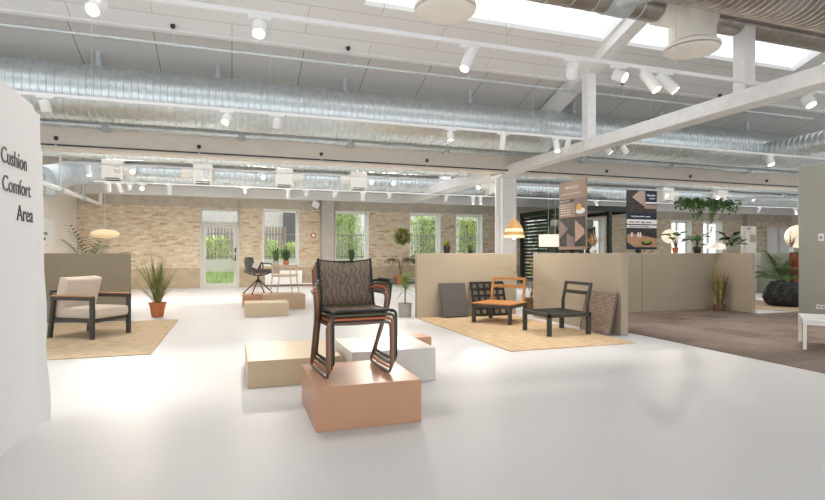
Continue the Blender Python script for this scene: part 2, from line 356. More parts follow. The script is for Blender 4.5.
# pilasters on the back wall
struct('trim_pilaster_middle', MB().box(3.34, 3.84, YB-.3, YB, 0, 3.4), mat('concrete_pilaster', (.52,.49,.44), .8, noise=.1), bevel=.01)
struct('trim_pilaster_right', MB().box(25.9, 26.55, YB-.3, YB, 0, 3.4), mat('concrete_pilaster_right', (.50,.44,.36), .8, noise=.1), bevel=.01)
struct('trim_wall_beam', MB().box(-5.1, 29.6, YB-.35, YB, 3.38, 3.72), 'white', bevel=.01)
# valley beam between the two bays
struct('trim_valley_beam', MB().box(-16, 29.6, 12.35, 12.75, 3.40, 4.25), 'beige_beam', bevel=.01)
struct('trim_valley_ledge', MB().box(-16, 29.6, 12.2, 12.35, 4.02, 4.25), 'beige_beam', bevel=.01)
struct('trim_beam_far', MB().box(-5.1, 29.6, 12.75, 13.0, 3.44, 3.62), 'beige_beam')
# back bay ceiling: corrugated steel deck
ck = MB(); x = -16.; prof = []
while x < 29.6:
    prof += [(x, 4.3), (x+.08, 4.3), (x+.11, 4.36), (x+.19, 4.36)]; x += .22
for (ya, yb) in ((12.75, 15.3), (17.3, YB+.4)):
    vs = []
    for (px, pz) in prof: vs += [(px, ya, pz), (px, yb, pz)]
    ck.add(vs, [(i*2, i*2+1, i*2+3, i*2+2) for i in range(len(prof)-1)]); ck.box(-16, 29.6, ya, yb, 4.37, 4.45)
struct('ceiling_back_bay', ck, 'deck')
struct('window_30', MB().box(-16, 29.6, 15.3, 17.3, 4.4, 4.42), 'frost')  # unseen rooflight, added so daylight brightens the back bay
# front bay roof
RZ = lambda y: 8.36-.34*y
def slab(x0, x1, ya, yb, th=.12, dz=0., fn=RZ):
    return MB().add([(x0, ya, fn(ya)+dz), (x1, ya, fn(ya)+dz), (x1, yb, fn(yb)+dz), (x0, yb, fn(yb)+dz), (x0, ya, fn(ya)+dz+th), (x1, ya, fn(ya)+dz+th), (x1, yb, fn(yb)+dz+th), (x0, yb, fn(yb)+dz+th)],
                    [(0,3,2,1),(4,5,6,7),(0,1,5,4),(1,2,6,5),(2,3,7,6),(3,0,4,7)])
struct('ceiling_grey_boards', slab(-16, 29.6, 9.62, 12.75), 'boards')
struct('ceiling_white_boards', slab(-16, 29.6, 8.5, 9.62, .08, -.09), 'boards_white')
struct('trim_ceiling_edge', slab(-16, 29.6, 9.60, 9.66, .06, -.12), 'white')
RM = lambda y: 6.456-.34*(5.6-y)
struct('ceiling_front_slope', slab(-16, 29.6, -3, 5.6, .12, 0, RM), 'boards_white')
bars = [(-16, -8.2), (-3.3, -2.75), (1.62, 2.05), (6.75, 7.25), (11.9, 12.35), (17.1, 17.6), (22.3, 29.6)]
for q, (x0, x1) in enumerate(bars): struct('trim_skylight_bar_%d' % (q+1), slab(x0, x1, 5.6, 8.5, .25, -.1), 'white')
struct('ceiling_rear_added', MB().box(-16, 29.6, -9, -2.9, 4.3, 4.4), 'boards_white')  # unseen roof behind the camera, added to cut overhead daylight
struct('trim_ridge', MB().box(-16, 29.6, 5.5, 5.7, 6.35, 6.6), 'white')
for q in range(len(bars)-1):
    x0, x1 = bars[q][1], bars[q+1][0]
    wn = struct('window_%d' % (20+q), slab(x0, x1, 5.7, 8.5, .02, .0), 'frost')
# truss at X = 6.95
XT = 6.95
def truss(x, q):
    struct('trim_tie_beam_%d' % q, MB().box(x-.15, x+.17, -3, 12.95, 3.38, 3.6), 'white_rough', bevel=.012)
    struct('trim_tie_beam_back_%d' % q, MB().box(x-.33, x+.2, 12.95, YB-.35, 3.38, 3.66), 'white_rough', bevel=.012)
    for j, y in enumerate((9.15, 5.66, 2.2)):
        struct('trim_truss_post_%d%d' % (q, j+1), MB().box(x-.10, x+.10, y-.10, y+.10, 3.6, (RZ(y) if y > 5.6 else RM(y))-.1), 'white_rough', bevel=.01)
    struct('trim_rafter_%d' % q, MB().bar((x, 12.75, RZ(12.75)-.18), (x, 5.66, RZ(5.66)-.18), .28, .26), 'white_rough', bevel=.01)
    struct('trim_rafter_front_%d' % q, MB().bar((x, -3, RM(-3)-.18), (x, 5.54, RM(5.54)-.18), .28, .26), 'white_rough', bevel=.01)
    for j, y in enumerate((16.8, 20.2)):
        struct('trim_back_post_%d%d' % (q, j+1), MB().box(x-.2, x+.12, y-.15, y+.15, 3.66, 4.3), 'white_rough', bevel=.01)
truss(XT, 1)
struct('trim_column', MB().box(6.78, 7.20, 12.5, 12.95, 0, 3.38), 'white', bevel=.015)
struct('trim_column_head', MB().box(6.68, 7.30, 12.4, 13.05, 3.30, 3.385), 'white', bevel=.01)
tag(MB().tube([(6.66, 12.55, 0), (6.66, 12.55, 3.3)], .075, 12).build('downpipe', 'plastic', smooth=True), 'white vertical pipe running down the left side of the white column', 'pipe')

# ------------------------------------------------------------------ ducts, pipes
def rib_duct(x0, x1, r, pitch, n=28, rib=.012):
    mb = MB(); prof = []; x = x0
    while x < x1:
        prof += [(r, x), (r, x+pitch*.72), (r+rib, x+pitch*.78), (r+rib, x+pitch*.92)]; x += pitch
    prof.append((r, x1))
    mt = Matrix(((0,0,1),(1,0,0),(0,1,0)))
    return mb.lathe(prof, n, mt=mt)
d = thing('ventilation_duct', 'long ribbed spiral duct crossing the room behind the truss post', 'duct', (0,10.5,4.07))
rib_duct(-15.5, 29, .47, .112).build('duct_pipe', 'galv', d, smooth=True)
for x in (-4.43, -2.2, -.25, 2.15, 4.9, 7.55, 10.1, 13): MB().tube([(x, 0, .44), (x, 0, RZ(10.5)-4.07+.05)], .045, 10).tube([(x, 0, .44), (x, 0, .52)], .07, 10).build('duct_hanger', 'galv_dull', d, smooth=True)
d = thing('ventilation_duct', 'large ribbed duct at the upper right corner, nearest to the viewer', 'duct', (0,4.55,4.60))
rib_duct(1.9, 18, .5, .1).build('duct_pipe', 'galv_dark_reflection', d, smooth=True)
MB().lathe([(.5,0),(.46,.03),(.0,.04)], 28, c=(1.9,0,0), mt=Matrix(((0,0,-1),(1,0,0),(0,1,0)))).build('end_cap', 'galv', d, smooth=True)
d = thing('supply_duct', 'slim grey duct feeding the round diffusers, tucked behind the large ribbed duct', 'duct', (0,5.72,4.62))
MB().tube([(2.9,0,0),(5.62,0,0)], .19, 20).tube([(6.35,0,0),(9.0,0,0)], .19, 20).build('duct_pipe', 'galv_dark_reflection', d, smooth=True)
for x in (3.0, 3.35, 3.7, 4.05, 4.4, 5.1, 5.45): MB().tube([(x-.012,0,0),(x+.012,0,0)], .197, 20).build('duct_seam', 'galv', d, smooth=True)
MB().tube([(4.62,0,0),(4.72,-.08,0),(5.0,-.5,.0)], .17, 18, fil=.1).tube([(4.58,0,0),(4.95,0,0)], .205, 20).build('branch_fitting', 'galv_dull', d, smooth=True)
def diffuser(x, y, label):
    t = thing('air_diffuser', label, 'air diffuser', (x, y, 4.10), 0, 'round ceiling diffusers')
    MB().lathe([(.33,.06),(.335,.08),(.30,.12),(.30,.62),(.26,.68)], 32).build('plenum', 'cream_plastic', t, smooth=True)
    MB().lathe([(.36,.035),(.365,.05),(.36,.075),(.32,.085)], 36).build('rim', 'cream_plastic', t, smooth=True)
    MB().lathe([(.25,-.005),(.335,.0),(.35,.012),(.335,.025)], 36).build('disc', 'cream_plastic', t, smooth=True)
    MB().tube([(-.62,0,.48),(0,0,.48),(.3,0,.48)], .19, 20).build('duct_collar', 'cream_plastic', t, smooth=True)
    for k in range(3): MB().tube([(.3*math.cos(k*2.1),.3*math.sin(k*2.1),.01),(.3*math.cos(k*2.1),.3*math.sin(k*2.1),.07)], .008, 6).build('spacer', 'steel_dark', t)
diffuser(6.05, 5.72, 'round white air diffuser hanging right of the truss post top, under the large duct')
diffuser(2.35, 5.72, 'round cream air diffuser cut by the top edge, above the long pointing spotlight')
d = thing('ventilation_duct', 'ribbed duct running towards the viewer at the right edge of the room', 'duct', (13.2,0,3.93))
mt = Matrix(((1,0,0),(0,0,1),(0,1,0))); prof = []; y = 1.
while y < 10: prof += [(.25,y),(.25,y+.1),(.26,y+.11),(.26,y+.13)]; y += .14
MB().lathe(prof, 22, mt=mt).build('duct_pipe', 'galv', d, smooth=True)
d = thing('ventilation_duct', 'ribbed duct just behind the valley beam, only its lower curve showing', 'duct', (0,14.3,3.96))
rib_duct(-4.4, 29, .42, .16, 20).build('duct_pipe', 'galv', d, smooth=True)
d = thing('ventilation_duct', 'far ribbed duct with cream fan boxes, near the brick wall', 'duct', (0,18.2,3.78))
rib_duct(-3.4, 29, .34, .16, 20).build('duct_pipe', 'galv', d, smooth=True)
MB().tube([(-3.4,0,0),(-4.3,-.05,-.05),(-4.72,-.9,-.35),(-4.75,-1.9,-.55)], .36, 18, fil=.6).build('duct_elbow', 'galv_dull', d, smooth=True)
for x in (-3.3, 0, 3, 6, 9.5, 13, 17, 21): MB().tube([(x,0,.3),(x,0,.55)], .03, 8).build('duct_hanger', 'galv_dull', d)
t = tag(MB().box(-5.07,-4.42,13.1,16.6,2.82,3.22).box(-5.08,-4.38,14.2,14.26,2.79,3.25).box(-5.08,-4.38,15.4,15.46,2.79,3.25).box(-5.08,-4.38,16.3,16.36,2.79,3.25).build('rectangular_duct','galv_dull'), 'boxy galvanised duct along the left wall, left of the duct elbow', 'duct')
def fanbox(px, label, s=1):
    t = thing('fan_coil_box', label, 'ventilation unit', (px, 17.55, 3.45), 0, 'cream ventilation boxes')
    MB().box(-.28,.28,-.02,.4,0,.62).build('housing', 'cream_plastic', t, bevel=.02)
    MB().box(-.2,.2,-.03,-.015,.03,.055).box(-.2,.2,.0,.3,-.006,.0).build('grille', 'steel_dark', t)
    MB().tube([(s*.28,.2,.33),(s*.62,.2,.33)], .16, 18).build('stub', 'cream_plastic', t, smooth=True)
fanbox(-3.33, 'cream ventilation box at the far left, beside the duct elbow')
fanbox(-.85, 'cream ventilation box above the glazed door, stub to its left', -1)
fanbox(1.6, 'cream ventilation box above the first window right of the door')
fanbox(4.06, 'cream ventilation box above the concrete pilaster', -1)
fanbox(9.25, 'cream ventilation box right of the white column, above the rattan lamp', -1)
fanbox(12.9, 'cream ventilation box between the two hanging posters')
fanbox(17.3, 'cream ventilation box right of the blue-headed poster')
fanbox(20.3, 'cream ventilation box above the hanging ivy')
def pipe(name, label, y, z, r, x0, x1, m, hang=(), hz=None, dark=True):
    t = thing(name, label, 'pipe', (0, y, z))
    MB().tube([(x0,0,0),(x1,0,0)], r, 10).build('pipe_run', m, t, smooth=True)
    for x in hang:
        h = MB().tube([(x,0,r),(x,0,hz)], .006, 6); h.tube([(x,-.0,-r*1.6),(x,0,r*1.6)], r*1.3, 8); h.build('hanger', 'galv_dull', t)
        if dark: MB().lathe([(.02,-.08),(.04,-.055),(.04,-.02),(.025,0)], 10, c=(x,0,hz)).build('ceiling_clamp', 'steel_dark', t)
    return t
pipe('conduit_pipe', 'thin steel conduit hung below the grey ceiling boards', 9.5, 4.72, .024, -15, 14, 'galv', (-.92,2.0,4.4,8.1,10.9), .34)
pipe('heating_pipe', 'thick silver pipe along the upper face of the valley beam', 12.1, 3.86, .075, -15, 29, 'galv', (-2.4,.2,2.6,5,9,12,15,18), .2, False)
pipe('conduit_pipe', 'thin dark conduit along the lower edge of the valley beam, held by black clamps', 12.25, 3.45, .016, -15, 22, 'steel_dark', (-3.31,-.67,1.95,4.55,9.9,12.9,16.0,18.4), .17)
t = thing('water_pipe', 'white jointed pipe running along the left wall below the duct elbow', 'pipe', (-4.28,0,2.98))
MB().tube([(0,12.9,0),(0,20.2,0),(.0,20.7,.0),(0,20.7,.4)], .06, 12, fil=.15).build('pipe_run','plastic',t,smooth=True)
for y in (13.6,16.2,18.4): MB().tube([(0,y-.09,0),(0,y+.09,0)], .085, 12).build('joint','galv_dull',t,smooth=True); MB().tube([(0,y,.05),(0,y,1.3)], .03, 8).build('hanger_rod','galv_dull',t)
t = thing('water_pipe', 'steel pipe branching diagonally above the far right wall', 'pipe', (0,0,3.3))
MB().tube([(17,14.5,0),(23,14.0,.12),(28,13.2,.2)], .05, 10).tube([(19.6,14.3,.05),(19.6,14.3,.9)], .07, 10).tube([(24.5,13.8,.1),(26.5,17,-.05)], .05, 10).build('pipe_run','galv_dull',t,smooth=True)

# ------------------------------------------------------------------ light tracks and spotlights
def track(label, y, z, x0, x1, wires):
    t = thing('light_track', label, 'light track', (0,y,z))
    MB().box(x0,x1,-.02,.02,0,.045).build('rail','plastic',t,bevel=.003)
    for x in wires:
        top = (RZ(y)-.2 if y < 12 else 4.3)-z
        MB().tube([(x,0,.04),(x,0,top)], .003, 5).build('suspension_wire','galv_dull',t)
track('white light track nearest to the viewer, carrying the large spotlights', 5.35, 3.6, -15, 15, (-2.3,.1,2.95,5.4,8.3))
track('white light track running just in front of the long ribbed duct', 9.1, 3.6, -15, 16, (-2,.6,3.4,5.6,8.5,11.3,13))
track('white light track beyond the valley beam, in front of the fan boxes', 15.7, 3.6, -4.1, 26, (-3.6,-1,1.5,4,8,12,16))
track('white light track closest to the brick wall', 17.3, 3.33, -3.75, 25, (-3.4,-1,2,5,9,14,19))
PW = 60
def spot(x, y, L, r, lit, az, el, label, power=0, z=3.6, size=120, group='white track spotlights'):
    t = thing('track_spotlight', label, 'spotlight', (x,y,z), 0, group)
    MB().box(-.11,.11,-.022,.022,-.03,0).build('adapter','plastic',t,bevel=.004)
    MB().tube([(0,0,-.03),(0,0,-.07)], .018, 8).build('stem','plastic',t)
    dv = Vector((math.cos(R(az))*math.cos(R(el)), math.sin(R(az))*math.cos(R(el)), math.sin(R(el))))   # aim direction
    q = dv.to_track_quat('Z','Y').to_matrix(); c = Vector((0,0,-.07-r*.7))
    MB().lathe([(r*.82,-L*.4),(r,-L*.36),(r,L*.58),(r*.98,L*.6),(r*.86,L*.6),(r*.84,L*.55)], 20, c=c, mt=q).build('housing','plastic',t,smooth=True)
    MB().lathe([(r*.8,L*.56),(r*.78,L*.575)], 20, c=c, mt=q).build('lens','lamp_on' if lit == 2 else ('lamp_soft' if lit else 'steel_dark'),t,smooth=True)
    power = power or (65 if y > 17 else ((300 if x > 12 else 190) if y > 12 else (50 if y > 6 else 30)))
    if power:
        l = bpy.data.lights.new('spot_beam','SPOT'); l.energy = power; l.color = (1,.90,.79); l.spot_size = R(size); l.spot_blend = 1; l.shadow_soft_size = .05
        o = bpy.data.objects.new('spot_beam', l); COL.objects.link(o); o.parent = t; o.location = c+dv*(L*.65); o.rotation_euler = (-dv).to_track_quat('Z','Y').to_euler()
    return t
A = spot
# nearest track
A(-1.13,5.35,.16,.065,2,250,-40,'large lit spotlight at the top left corner of the room')
A(.25,5.35,.15,.065,2,262,-58,'lit spotlight near the top, left of the long pointing spotlight')
A(2.49,5.35,.36,.058,1,215,-58,'long slim spotlight left of the truss post, tilted down to the left')
A(3.83,5.35,.17,.07,0,60,-35,'short spotlight turned away, left of the truss post top')
A(4.5,5.35,.15,.07,2,300,-30,'short brightly lit spotlight just right of the truss post')
A(4.96,5.35,.30,.065,2,300,-58,'long lit spotlight, left one of the pair under the right diffuser')
A(5.22,5.35,.30,.065,2,320,-48,'long lit spotlight, right one of the pair under the right diffuser')
A(7.8,5.35,.15,.075,2,270,-60,'short lit spotlight at the right edge, above the tall sage wall')
# duct track
A(-2.6,9.1,.16,.07,1,80,-60,'short spotlight just above the white sign wall, near the duct', 110)
A(-.08,9.1,.16,.07,1,240,-55,'short spotlight under the duct, above the glazed door side')
A(.71,9.1,.16,.07,1,100,-65,'short spotlight under the duct, one step right of the one above the door side')
A(3.84,9.1,.16,.06,1,270,-80,'short spotlight under the duct, left of the long one by the valley beam')
A(4.94,9.1,.33,.058,1,80,-75,'long spotlight under the duct, left of where the tie beam crosses', 170)
A(6.13,9.1,.33,.06,1,250,-62,'long spotlight hanging right against the tie beam, left of the post', 0)
A(6.40,9.1,.3,.06,0,90,-70,'long spotlight half hidden behind the tie beam near the post')
A(7.33,9.1,.26,.062,1,320,-52,'spotlight right of the post, seen below the tie beam, left one of two', 0)
A(7.79,9.1,.18,.06,1,330,-60,'spotlight right of the post, seen below the tie beam, right one of two', 60)
A(11.99,9.1,.18,.08,2,270,-70,'lit spotlight at the right above the hanging ivy, under the ribbed duct')
# back bay tracks
for (x, L, lit, az, el, lab) in [(-3.51,.34,1,290,-65,'long spotlight hanging beside the duct elbow'),
    (-2.86,.14,1,90,-60,'small spotlight left of the glowing one beside the elbow box'),(-2.49,.14,2,270,-30,'glowing spotlight right of the cream box by the duct elbow'),
    (-.68,.32,1,250,-70,'long spotlight in front of the cream box above the door'),(.47,.14,1,90,-50,'small spotlight midway between the door box and the first window box'),(.84,.14,2,270,-25,'glowing spotlight in front of the ribbed duct, left of the first window box'),
    (4.01,.16,2,270,-30,'glowing spotlight in front of the cream box above the pilaster'),(4.71,.16,2,270,-30,'glowing spotlight just right of the cream box above the pilaster'),
    (7.57,.2,2,270,-35,'glowing spotlight left of the white column, beyond the tie beam'),(15.31,.2,2,265,-30,'glowing spotlight right of the blue-headed poster, above the globe lamp'),
    (17.81,.2,2,265,-30,'glowing spotlight above the middle of the hanging ivy'),(19.7,.18,1,265,-50,'small spotlight right of the hanging ivy on the middle track')]:
    A(x,15.7,L,.065,lit,az,el,lab)
for (x, L, lit, az, el, pw, lab) in [(-3.81,.26,1,90,-70,30,'leftmost slim spotlight on the track by the brick wall'),(-3.5,.28,1,60,-60,0,'slim tilted spotlight, second from the left on the track by the brick wall'),
    (-3.2,.12,1,100,-40,0,'small square-looking spotlight left of the glowing one above the rattan pendant'),(-2.82,.14,2,265,-30,0,'glowing spotlight on the track by the brick wall, above the rattan pendant'),
    (-2.0,.32,1,90,-75,45,'slim spotlight on the back track above the tall grass plant'),(.43,.12,1,90,-60,0,'tiny spotlight above the right edge of the glazed door'),(1.92,.32,1,90,-80,0,'slim spotlight above the first window right of the door'),
    (2.56,.14,1,90,-60,0,'tiny spotlight just right of the slim one above the first window'),(3.63,.14,1,90,-60,0,'tiny spotlight directly above the concrete pilaster'),(4.7,.32,1,90,-82,0,'slim spotlight above the window right of the pilaster'),
    (5.74,.14,1,90,-60,0,'tiny spotlight left of the end of the tie beam'),(8.09,.18,1,90,-60,0,'small spotlight above the gap between the two windows left of the column'),(9.27,.3,1,250,-82,0,'slim spotlight left of the white column, left of a close pair'),
    (9.6,.3,1,290,-82,0,'slim spotlight left of the white column, right of a close pair'),(15.26,.18,1,270,-60,0,'small spotlight between the two hanging posters'),(25.07,.24,1,90,-60,50,'small spotlight above the far right pilaster'),(27.61,.36,1,230,-40,0,'large tilted white spotlight left of the tall sage wall edge')]:
    A(x*.883,17.3,L*.9,.06,lit,az,el,lab,pw,3.33)
t = thing('wall_lamp', 'small white lamp on the back wall, left of the concrete pilaster', 'lamp', (3.08,21.0,3.28))
MB().tube([(0,.1,.1),(0,-.2,.1),(0,-.2,0)], .015, 6).build('bracket','plastic',t); MB().obox((0,-.22,-.1),.28,.2,.22,Matrix.Rotation(.4,3,'Y')).build('housing','plastic',t,bevel=.02)

# ------------------------------------------------------------------ partitions
def low_wall(label, x0, x1, y0, y1, z1, m, seams=()):
    t = thing('partition_wall', label, 'partition wall', ((x0+x1)/2, (y0+y1)/2, 0))
    a, b_, c, d_ = x0-(x0+x1)/2, x1-(x0+x1)/2, y0-(y0+y1)/2, y1-(y0+y1)/2
    MB().box(a,b_,c,d_,0,z1).build('panel', m, t, bevel=.006)
    for (sx, sy) in seams:
        if y1-y0 < x1-x0: MB().box(sx-.004,sx+.004,c-.003,c+.0,.0,z1).build('panel_seam','taupe_steel',t)
    return t
low_wall('low taupe display wall behind the sand coloured armchair', -5.1, -1.86, 11.42, 11.52, 1.295, 'taupe')
low_wall('low greige display wall carrying the yellow-green plant in the middle of the room', 3.5, 5.74, 10.0, 10.12, 1.295, 'greige')
low_wall('low greige side wall with the brown mat leaning on it, under the mocha poster', 5.79, 5.92, 6.82, 9.4, 1.297, 'greige')
low_wall('low greige wall along the back of the carpet, row of potted plants on top', 5.92, 10.62, 9.4, 9.52, 1.296, 'greige', ((.0+.26, 0),))
low_wall('short low wall returning towards the viewer, right of the dry grass plant', 10.62, 10.72, 8.46, 9.52, 1.297, 'greige')
low_wall('low sage wall seen through the gap behind the black bag', 16.55, 16.67, 8.2, 15.5, 1.296, 'sage')
w = thing('tall_wall_panel', 'tall sage green wall panel at the right edge with switch and socket', 'wall panel', (10.9,0,0))
MB().box(0,.14,2.4,7.67,0,3.05).build('panel','sage',w,bevel=.008)
o = MB().box(-.012,0,7.17,7.28,1.53,1.68).box(-.016,-.012,7.19,7.26,1.56,1.65).build('light_switch','porcelain',w,bevel=.004)
MB().box(-.018,-.015,7.21,7.24,1.585,1.625).build('switch_mark','ink',w)
MB().box(-.012,0,7.12,7.32,.20,.29).build('socket','porcelain',w,bevel=.004)
MB().box(-.016,-.012,7.15,7.20,.23,.265).box(-.016,-.012,7.23,7.28,.23,.265).build('socket_insert','pot_grey',w)
# sign wall, left foreground
s = thing('sign_wall', 'large white sign wall reading Cushion Comfort Area at the left edge', 'sign', (-1.4,4.7,0))
p = MB(); nseg = 6
prof = [(-3.2,0),(0,0)]+[(0,2.30)]+[(-.02,2.36),(-.06,2.395),(-.12,2.40)]+[(-3.2,2.49)]
L = len(prof); vs = [(0,y,z) for y,z in prof]+[(-.18,y,z) for y,z in prof]
p.add(vs, [tuple(range(L)), tuple(range(L,2*L))[::-1]]+[(i,(i+L),(i+1)%L+L,(i+1)%L) for i in range(L)])
p.build('panel','fabric_white',s)
sl = MB(); vs = []; nz = 16
for i in range(nz+1):
    z = 2.36*i/nz; t_ = 1-i/nz; f_ = .0+.065*t_**1.5; wv = .012*math.sin(i*1.3)
    yy = 1.0 if i < nz-1 else .6
    for (x, y) in ((0,-.02),(.002,.0),(f_*.4,.05*yy),(f_+wv*.4,.11*yy+wv),(f_*.6-.01,.17*yy+.03*t_**4),(-.05,.19*yy+.03*t_**4),(-.14,.17*yy),(-.18,.1),(-.18,-.02)): vs.append((x, y, z))
sl.add(vs, [(i*9+k,i*9+(k+1)%9,(i+1)*9+(k+1)%9,(i+1)*9+k) for i in range(nz) for k in range(9)]+[tuple(range(9))[::-1], tuple(nz*9+k for k in range(9))])
sl.build('fabric_sleeve','fabric_white',s,smooth=True)
rt = (PI/2,0,PI/2)
text_mesh('lettering','Cushion',.155,'ink',s,(.003,-.19,1.885),rt,align='RIGHT').scale = (.88,1,1)
text_mesh('lettering','Comfort',.152,'ink',s,(.003,-.12,1.705),rt,align='RIGHT').scale = (.94,1,1)
text_mesh('lettering','Area',.158,'ink',s,(.003,-.07,1.525),rt,align='RIGHT')
# small sign on the left wall
s = thing('wall_poster', 'pale poster with small black lettering on the far left wall', 'poster', (-5.09,17.6,1.3))
MB().box(0,.01,-1.0,1.1,.25,1.0).build('board','print_white',s)
text_mesh('lettering','PALETTE',.2,'ink',s,(.012,-.9,.72),rt); text_mesh('lettering','COLOURS OUTDOOR',.13,'ink',s,(.012,-.9,.52),rt); text_mesh('lettering','LOUNGE COMFORT',.13,'ink',s,(.012,-.9,.36),rt)

# ------------------------------------------------------------------ rugs, carpet
tag(MB().box(-1.9,0,0,3.72,0,.012).build('jute_rug','jute',loc=(-.98,7.5,0),bevel=.004), 'pale jute rug under the sand coloured armchair', 'rug')
bpy.context.view_layer.update()
o = bpy.data.objects['jute_rug']; o.data.vertices  # rug reaches under the sign side
for v in o.data.vertices:
    if v.co.x < -1: v.co.x = -3.1
tag(MB().box(0,2.05,0,3.78,0,.012).build('jute_rug','jute2',loc=(3.47,6.18,0),bevel=.004), 'golden jute rug under the two low lounge frames', 'rug')
cp = MB(); P = [(6.12,6.42),(6.02,3.2),(16,3.2),(16,8.3),(10.62,8.3),(10.62,9.4),(5.93,9.4),(5.93,7.0),(6.12,7.0)]
cp.add([(x,y,0) for x,y in P]+[(x,y,.008) for x,y in P], [tuple(range(9))[::-1], tuple(range(9,18))]+[(i,(i+1)%9,(i+1)%9+9,i+9) for i in range(9)])
tag(cp.build('carpet','carpet'), 'grey brown carpet of square tiles covering the right side of the floor', 'carpet')
tag(MB().lathe([(1.45,0),(1.45,.012),(1.43,.014)],48).build('round_rug','jute',loc=(12.95,9.3,0)), 'round beige rug beneath the black bag', 'rug')

# ------------------------------------------------------------------ podiums
def podium(label, x0, x1, y0, y1, z, m):
    cx_, cy_ = (x0+x1)/2, (y0+y1)/2
    tag(MB().box(x0-cx_,x1-cx_,y0-cy_,y1-cy_,0,z).build('display_podium',m,loc=(cx_,cy_,0),bevel=.004), label, 'podium', 'display podiums')
podium('peach podium in the foreground carrying the stack of chairs', .575,1.385,3.85,4.69,.325,'peach')
podium('cream podium left of the foreground peach podium', .14,1.05,5.31,6.42,.26,'cream')
podium('large white podium behind the stacked chairs', 1.10,1.97,5.05,5.93,.335,'podwhite')
podium('peach podium mostly hidden behind the large white podium', 1.42,2.28,5.98,6.28,.29,'peach')
podium('small cream podium, front one of the group near the windows', .25,1.13,11.35,12.0,.27,'cream')
podium('tan podium under the pale slim armchair', .68,1.62,12.5,13.35,.34,'tan')
podium('peach podium under the grey swivel chair', .24,.98,13.4,14.2,.28,'peach')

# ------------------------------------------------------------------ stacking chairs
def stack_chair(label, i, fm, sm_, dx, dz):
    rz = .08
    t = thing('stacking_chair', label, 'chair', (.93+dx*math.cos(rz), 4.36+dx*math.sin(rz), .327+dz), rz, 'mesh stacking chairs on the peach podium')
    W = .27; r = .0118
    for sgn in (-1, 1):
        x = sgn*W; xi = sgn*(W-.035)
        # arm, sloping rear leg, runner, front leg and seat rail in one bent tube
        MB().tube([(sgn*.237,.285,.625),(x*1.0,.20,.64),(sgn*.305,-.06,.632),(sgn*.295,-.03,.45),(sgn*.268,.25,.013),(sgn*.258,-.02,.013),(sgn*.256,-.26,.013)], r, 10, fil=.06).build('side_frame', fm, t, smooth=True)
        MB().tube([(x*1.02,.16,.650),(sgn*.298,-.02,.647)], .016, 8).build('armrest', fm, t, smooth=True)
        MB().tube([(sgn*.257,-.2,.004),(sgn*.262,.1,.004)], .010, 6).build('runner_glide', 'steel_dark', t)
    # seat frame loop with upright back tubes
    MB().tube([(-.256,-.26,.013),(-.26,-.285,.05),(-.262,-.275,.422),(.262,-.275,.422),(.26,-.285,.05),(.256,-.26,.013)], r, 10, fil=.05).build('front_frame', fm, t, smooth=True)
    MB().tube([(-.24,.31,.83),(-.237,.20,.41),(-.24,-.25,.41)], r, 10, fil=.055).tube([(.24,.31,.83),(.237,.20,.41),(.24,-.25,.41)], r, 10, fil=.055).tube([(-.24,.308,.82),(-.12,.322,.803),(.12,.322,.803),(.24,.308,.82)], r*.7, 8, fil=.08).build('seat_frame', fm, t, smooth=True)
    # mesh seat and back, slightly sagging
    def sheet(pts, nx, name, m, th=.006):
        mb = MB(); vs = []
        for (y, z) in pts:
            for k in range(nx+1):
                u = k/nx*2-1; vs.append((u*.235, y, z-.012*(1-u*u) if name == 'seat' else z))
                if name == 'backrest': vs[-1] = (u*.235, y+.02*(1-u*u), z-.018*(1-u*u)*(1 if z > .8 else 0))
        mb.add(vs, [(j*(nx+1)+k,j*(nx+1)+k+1,(j+1)*(nx+1)+k+1,(j+1)*(nx+1)+k) for j in range(len(pts)-1) for k in range(nx)])
        o = mb.build(name, m, t, smooth=True); mo = o.modifiers.new('s','SOLIDIFY'); mo.thickness = th; mo.offset = 0
    sheet([(-.255,.42),(-.15,.414),(0,.407),(.12,.407),(.2,.42)], 8, 'seat', sm_, .012)
    sheet([(.205,.43),(.24,.55),(.27,.68),(.30,.815)], 8, 'backrest', sm_)
stack_chair('taupe framed stacking chair, lowest of the stack on the peach podium', 0, 'taupe_steel', 'sling_rust', 0, 0)
stack_chair('terracotta framed stacking chair, second from the bottom of the stack', 1, 'rust', 'sling_rust', .015, .031)
stack_chair('olive framed stacking chair, second from the top of the stack', 2, 'olive', 'sling_olive', .03, .062)
stack_chair('black framed stacking chair with brown mesh, topmost of the stack', 3, 'blacksteel', 'sling_brown', .045, .093)

